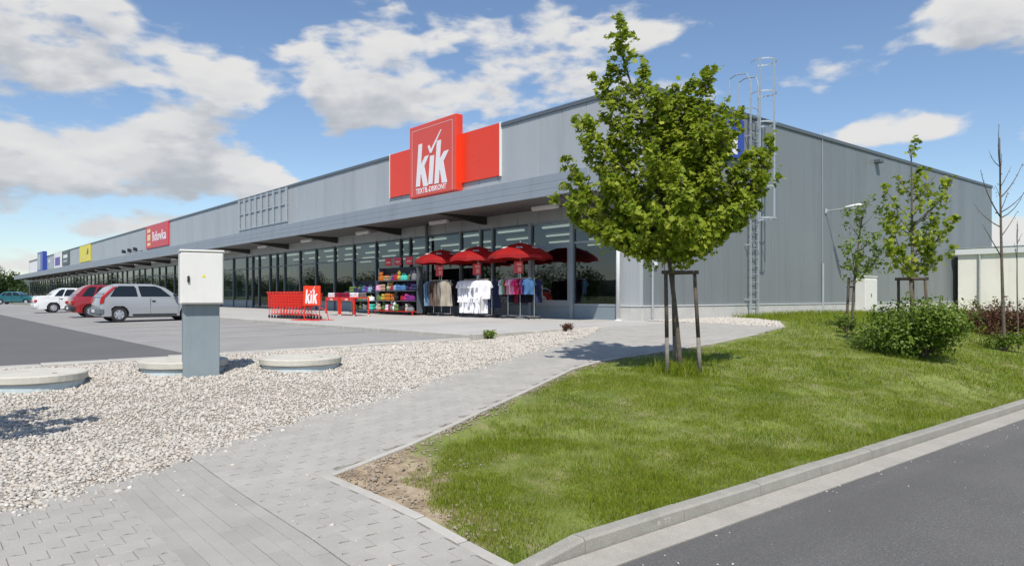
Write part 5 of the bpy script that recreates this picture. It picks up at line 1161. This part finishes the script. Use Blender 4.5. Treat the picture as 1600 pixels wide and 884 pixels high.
def rack(label, x, y, z, length, hgt, group='wheeled clothes racks under the parasols', rz=0, post=False):
    t = thing('clothes_rack', label, 'clothes rack', (x, y, z), rz, group); hl = length / 2
    for s in (-1, 1):
        m = MB(); m.tube([(s * hl, 0, .09), (s * hl, 0, hgt)], .014, 7); m.build('upright', 'chrome', t)
        m = MB(); m.tube([(s * hl, -.27, .09), (s * hl, .27, .09)], .014, 7); m.build('foot_bar', 'chrome', t)
        for q in (-.25, .25): m = MB(); m.lathe([(.02, -.012), (.042, -.012), (.042, .012), (.02, .012)], (s * hl, q, .042), 10, 'y'); m.build('caster', 'black_plastic', t)
    for q in (-.16, .16): m = MB(); m.tube([(-hl, q, hgt), (hl, q, hgt)], .013, 7); m.build('rail', 'chrome', t)
    for s in (-1, 1): m = MB(); m.tube([(s * hl, -.16, hgt), (s * hl, .16, hgt)], .013, 7); m.build('rail_end', 'chrome', t)
    m = MB(); m.tube([(-hl, 0, .1), (hl, 0, .1)], .012, 7); m.build('base_bar', 'chrome', t)
    return t
face_cam = lambda x, y: math.atan2(-y, -x) + math.pi / 2     # a garment's front turned to the visitor
rk = [(upos[0][0] + .05, 'brown garments on', 1.15), (upos[1][0] + .1, 'white shirts on', 1.45), (upos[2][0] + .05, 'colourful children\'s clothes on', 1.35)]
for i, (x, w, ln) in enumerate(rk): rack('wheeled clothes rack with %s it under the %s parasol' % (w, upos[i][1]), x, UY - .02, za(UY), ln, 1.36, post=i == 2)
def hang(i, kind, seq, zt, yoff, lab, group, sc=1, w=None, ang=.35):
    x, _, ln = rk[i]; ln = w or ln; n = len(seq); seen = {}
    for c in seq: seen[c] = seen.get(c, 0) + 1
    for k, c in enumerate(seq):
        xx = x - ln / 2 + ln * (k + .5) / n; yy = UY + yoff
        garment(kind, c, (xx, yy + (k % 2) * .03, za(UY) + zt), face_cam(xx, yy) + random.uniform(-ang, ang) + .25, lab(k, c, n, seen[c]), group, sc)
hang(0, 'dress', ['lightblue', 'lightblue', 'blue', 'taupe', 'brown', 'taupe', 'brown', 'taupe', 'brown', 'taupe', 'grey', 'cream'], 1.33, -.2, lambda k, c, n, m_: '%s garment, %s from the left on the rack under the leftmost parasol' % (say(c), ordinal(k)), 'garments on the first rack')
hang(0, 'dress', ['black', 'navy', 'crimson', 'black', 'navy', 'black', 'navy', 'black'], 1.33, .18, lambda k, c, n, m_: '%s garment, %s from left at the back of the rack under the leftmost parasol' % (c, ordinal(k)), 'dark garments at the back of the first rack')
hang(1, 'tee', ['white'] * 11, 1.32, -.26, lambda k, c, n, m_: 'white T-shirt, %s from the left in the upper row under the middle parasol' % ordinal(k), 'white T-shirts in the upper row', w=1.3, ang=.6)
hang(1, 'tee', ['white'] * 10, .80, -.24, lambda k, c, n, m_: 'white T-shirt, %s from the left in the lower row under the middle parasol' % ordinal(k), 'white T-shirts in the lower row', w=1.2, sc=.98, ang=.6)
hang(1, 'dress', ['lavender', 'lavender', 'navy'], 1.30, .06, lambda k, c, n, m_: '%s %s garment at the right end behind the white T-shirts' % (ordinal(k), c), 'garments behind the white T-shirts', w=.5)
for o in list(bpy.data.objects):
    if o.get('group') == 'garments behind the white T-shirts': o.location.x += .62
hang(2, 'tee', ['white', 'teal', 'beige', 'red', 'pink', 'white', 'pink', 'magenta', 'magenta', 'red', 'crimson', 'purple', 'navy', 'blue'], 1.33, -.22, lambda k, c, n, m_: '%s garment, %s from the left on the rack under the rightmost parasol' % (say(c), ordinal(k)), 'garments on the third rack', .78)
hang(2, 'dress', ['navy', 'black', 'crimson', 'navy', 'black', 'navy', 'black', 'navy'], 1.3, .16, lambda k, c, n, m_: '%s garment, %s from left at the back of the rack under the rightmost parasol' % (c, ordinal(k)), 'dark garments at the back of the third rack', .8)
for i, (x, w, ln) in enumerate(rk):
    t = thing('price_sign', 'small red price sign standing on the rack under the %s parasol' % upos[i][1], 'sign', (x + .05, UY - .17, za(UY) + 1.36), math.radians(35), 'red price signs on the racks')
    m = MB(); m.tube([(0, 0, 0), (0, 0, .16)], .008, 6); m.build('holder', 'chrome', t); m = MB(); m.box(-.15, .15, -.008, .008, .16, .56, .004); m.build('card', 'sign_red2', t)
    m = MB(); m.box(-.05, .11, -.0105, -.0085, .42, .50); m.build('print_mark', 'sign_pink', t); m = MB(); m.box(-.02, .10, -.0105, -.0085, .22, .37); m.build('print_mark', 'sign_pink', t)
# ------------------------------------------------------------------ display stands and tables
bag_me = {}
def bag(kind, colr, loc, label, group, sc=(1, 1, 1), rz=0):
    if kind not in bag_me:
        m = MB(); 
        if kind == 'bag':
            m.lathe([(.115, 0), (.135, .03), (.13, .16), (.10, .22), (.06, .235)], n=10); m.tube([(-.06, 0, .22), (-.05, 0, .31), (.05, 0, .31), (.06, 0, .22)], .01, 5)
        elif kind == 'toy':
            m.lathe([(.02, 0), (.09, .02), (.12, .10), (.10, .17), (.045, .20), (.08, .24), (.085, .29), (.05, .34), (.01, .355)], n=10); m.lathe([(.008, 0), (.03, .015), (.03, .05), (.008, .06)], (.06, 0, .315), 6); m.lathe([(.008, 0), (.03, .015), (.03, .05), (.008, .06)], (-.06, 0, .315), 6)
        else:
            m.box(-.15, .15, -.11, .11, 0, .045, .02); m.box(-.145, .148, -.105, .108, .046, .09, .02)
        bag_me[kind] = m.mesh({'bag': 'bag', 'toy': 'soft_toy', 'fold': 'folded_garment'}[kind])
    me = bag_me[kind].copy(); me.materials.append(MAT['cloth_' + colr]); o = link({'bag': 'bag', 'toy': 'soft_toy', 'fold': 'folded_garment'}[kind], me, None, None, loc); o.scale = sc; o.rotation_euler = (0, 0, rz)
    return tag(o, label, {'bag': 'bag', 'toy': 'toy', 'fold': 'clothes'}[kind], group)
def stand(label, short, pa, pb, y, tiers, hgt, goods, kind, group, red_base=True):
    x0, x1 = onY(pa, y), onY(pb, y); z = za(y); w = x1 - x0; xc = (x0 + x1) / 2
    t = thing('display_stand', label, 'display stand', (xc, y, z))
    m = MB(); m.box(-w / 2, w / 2, .24, .26, .12, hgt, .004); m.build('back_panel', 'interior_dark', t)
    for s in (-1, 1):
        m = MB(); m.box(s * w / 2 - .02, s * w / 2 + .02, -.02, .236, .08, hgt, .004); m.build('upright', 'frame_grey', t)
    for j in range(tiers):
        zz = .16 + j * (hgt - .30) / tiers; m = MB(); m.box(-w / 2 + .022, w / 2 - .022, -.26 + .03 * j, .235, zz - .025, zz, .004); m.build('shelf', 'cart_red' if j == 0 and red_base else 'frame_grey', t)
        base = goods[j]; n = min(14, int(len(base) * 1.35)); seq = [base[int(k * len(base) / n)] if random.random() < .75 else random.choice(['black', 'navy', 'crimson', 'grey', 'cream', 'purple', 'green']) for k in range(n)]
        for k, c in enumerate(seq):
            kk = random.choice(['bag', 'toy', 'fold', kind[j]]); gx = xc - w / 2 + .06 + (w - .12) * (k + .5 + random.uniform(-.2, .2)) / n
            bag(kk, c, (gx, y - .12 + .03 * j + random.uniform(-.09, .09), z + zz + .001), '%s %s, %s from the left on the %s shelf of the %s' % (say(c), {'bag': 'bag', 'toy': 'soft toy', 'fold': 'folded garment'}[kk], ordinal(k), ('lowest', 'second', 'third', 'fourth', 'top')[j if j < tiers - 1 else 4], short), group, (random.uniform(.8, 1.25), random.uniform(.8, 1.1), (hgt - .30) / tiers / .36 * random.uniform(.6, 1.05) * (2.8 if kk == 'fold' else 1)), random.uniform(-.8, .8))
    for s in (-1, 1):
        for q in (-.2, .2): m = MB(); m.tube([(s * (w / 2 - .05), q, 0), (s * (w / 2 - .05), q, .135)], .02, 6); m.build('foot', 'cart_red' if red_base else 'frame_grey', t)
    return t, xc, w, z
t, xc, w, z = stand('black display stand packed with colourful bags and toys left of the parasols', 'toy stand', 592, 652, 15.35, 4, 1.95,
    [['cream', 'pink', 'lightblue', 'white', 'crimson', 'white', 'green', 'black', 'cream', 'black', 'cream'], ['green', 'yellow', 'grey', 'orange', 'orange', 'orange', 'red', 'magenta', 'purple', 'purple'], ['pink', 'beige', 'cream', 'yellow', 'lightblue', 'blue', 'blue', 'navy', 'purple', 'navy'], ['orange', 'orange', 'beige', 'grey', 'red', 'yellow', 'teal', 'green', 'purple', 'crimson']], ['toy', 'bag', 'bag', 'toy'], 'goods on the toy stand')
for i, f in enumerate((.18, .43, .72)):
    tt = thing('price_sign', '%s of the three red signs on top of the toy stand' % ('leftmost', 'middle', 'rightmost')[i], 'sign', (xc - w / 2 + w * f, 15.5, z + 1.94), math.radians(25), 'red signs above the toy stand')
    m = MB(); m.tube([(0, 0, 0), (0, 0, .1)], .008, 6); m.build('holder', 'chrome', tt); m = MB(); m.box(-.17, .17, -.01, .01, .1, .42, .004); m.build('card', 'sign_red2', tt); m = MB(); m.box(-.1, .1, -.013, -.0105, .2, .28); m.build('print_mark', 'sign_pink', tt)
stand('dark display stand with blue and white goods between the tables and the toy stand', 'dark stand', 553, 588, 15.6, 3, 1.45,
    [['green', 'black', 'green', 'grey', 'black', 'teal'], ['lightblue', 'white', 'green', 'grey', 'yellow', 'white'], ['navy', 'blue', 'navy', 'blue', 'lightblue', 'navy']], ['toy', 'bag', 'bag'], 'goods on the dark stand', False)
TY = 13.6
for i, (pa, pb) in enumerate(((520, 541), (543, 565))):
    x0, x1 = onY(pa, TY), onY(pb, TY); w = x1 - x0; xc = (x0 + x1) / 2; z = za(TY); nm = ('left', 'right')[i]
    t = thing('display_table', 'red display table with folded clothes, %s of the pair beside the carts' % nm, 'table', (xc, TY, z), 0, 'red display tables')
    m = MB(); m.box(-w / 2, w / 2, -.35, .35, .70, .735, .008); m.build('table_top', 'cart_red', t)
    m = MB(); m.box(-w / 2 + .01, w / 2 - .01, -.345, -.325, .60, .698, .004); m.build('apron_rail', 'cart_red', t)
    put_text('KiK', t, 'sign_white', -.13, -.347, .615, .26, .07)
    for s in (-1, 1):
        for q in (-1, 1):
            m = MB(); m.box(s * (w / 2 - .03) - .025, s * (w / 2 - .03) + .025, q * .32 - .025, q * .32 + .025, .05, .698, .004); m.build('leg', 'cart_red', t); m = MB(); m.lathe([(.02, 0), (.03, .01), (.03, .04), (.02, .049)], (s * (w / 2 - .03), q * .32, 0), 8); m.build('foot', 'sign_white', t)
    for k, c in enumerate((['white', 'crimson', 'grey', 'navy'], ['crimson', 'white', 'red', 'grey'])[i]):
        for j in range(2):
            bag('fold', c, (xc - w / 2 + w * (k % 2 + .5) / 2, TY - .17 + .34 * (k // 2), z + .737 + j * .092), '%s folded garment, %s of its pile, %s row of the %s red table' % (c, ('lower', 'upper')[j], ('front', 'back')[k // 2], nm), 'clothes piled on the red tables', (1.05, 1.2, 1), random.uniform(-.1, .1))
# racks inside the shop, seen dimly through the glass
ins = [(-16.6, 19.2, 'behind the window nearest the corner'), (-19.2, 19.6, 'inside behind the rightmost parasol'), (-22.5, 19.4, 'inside behind the leftmost parasol'), (-27, 19.6, 'inside behind the toy stand'), (-33, 19.5, 'inside behind the red tables'), (-17.5, 22.5, 'deep inside near the corner window')]
for i, (x, y, w) in enumerate(ins):
    rack('clothes rack %s' % w, x, y, 0.001, 1.6, 1.4, 'clothes racks inside the shop')
    for k in range(7):
        c = ['black', 'navy', 'crimson', 'black', 'magenta', 'navy', 'grey'][(k + i) % 7]; garment('dress', c, (x - .7 + .23 * k, y - .18, 1.37), .5 + random.uniform(-.3, .3), '%s garment, %s from the left on the rack %s' % (c, ordinal(k), w), 'garments inside the shop')
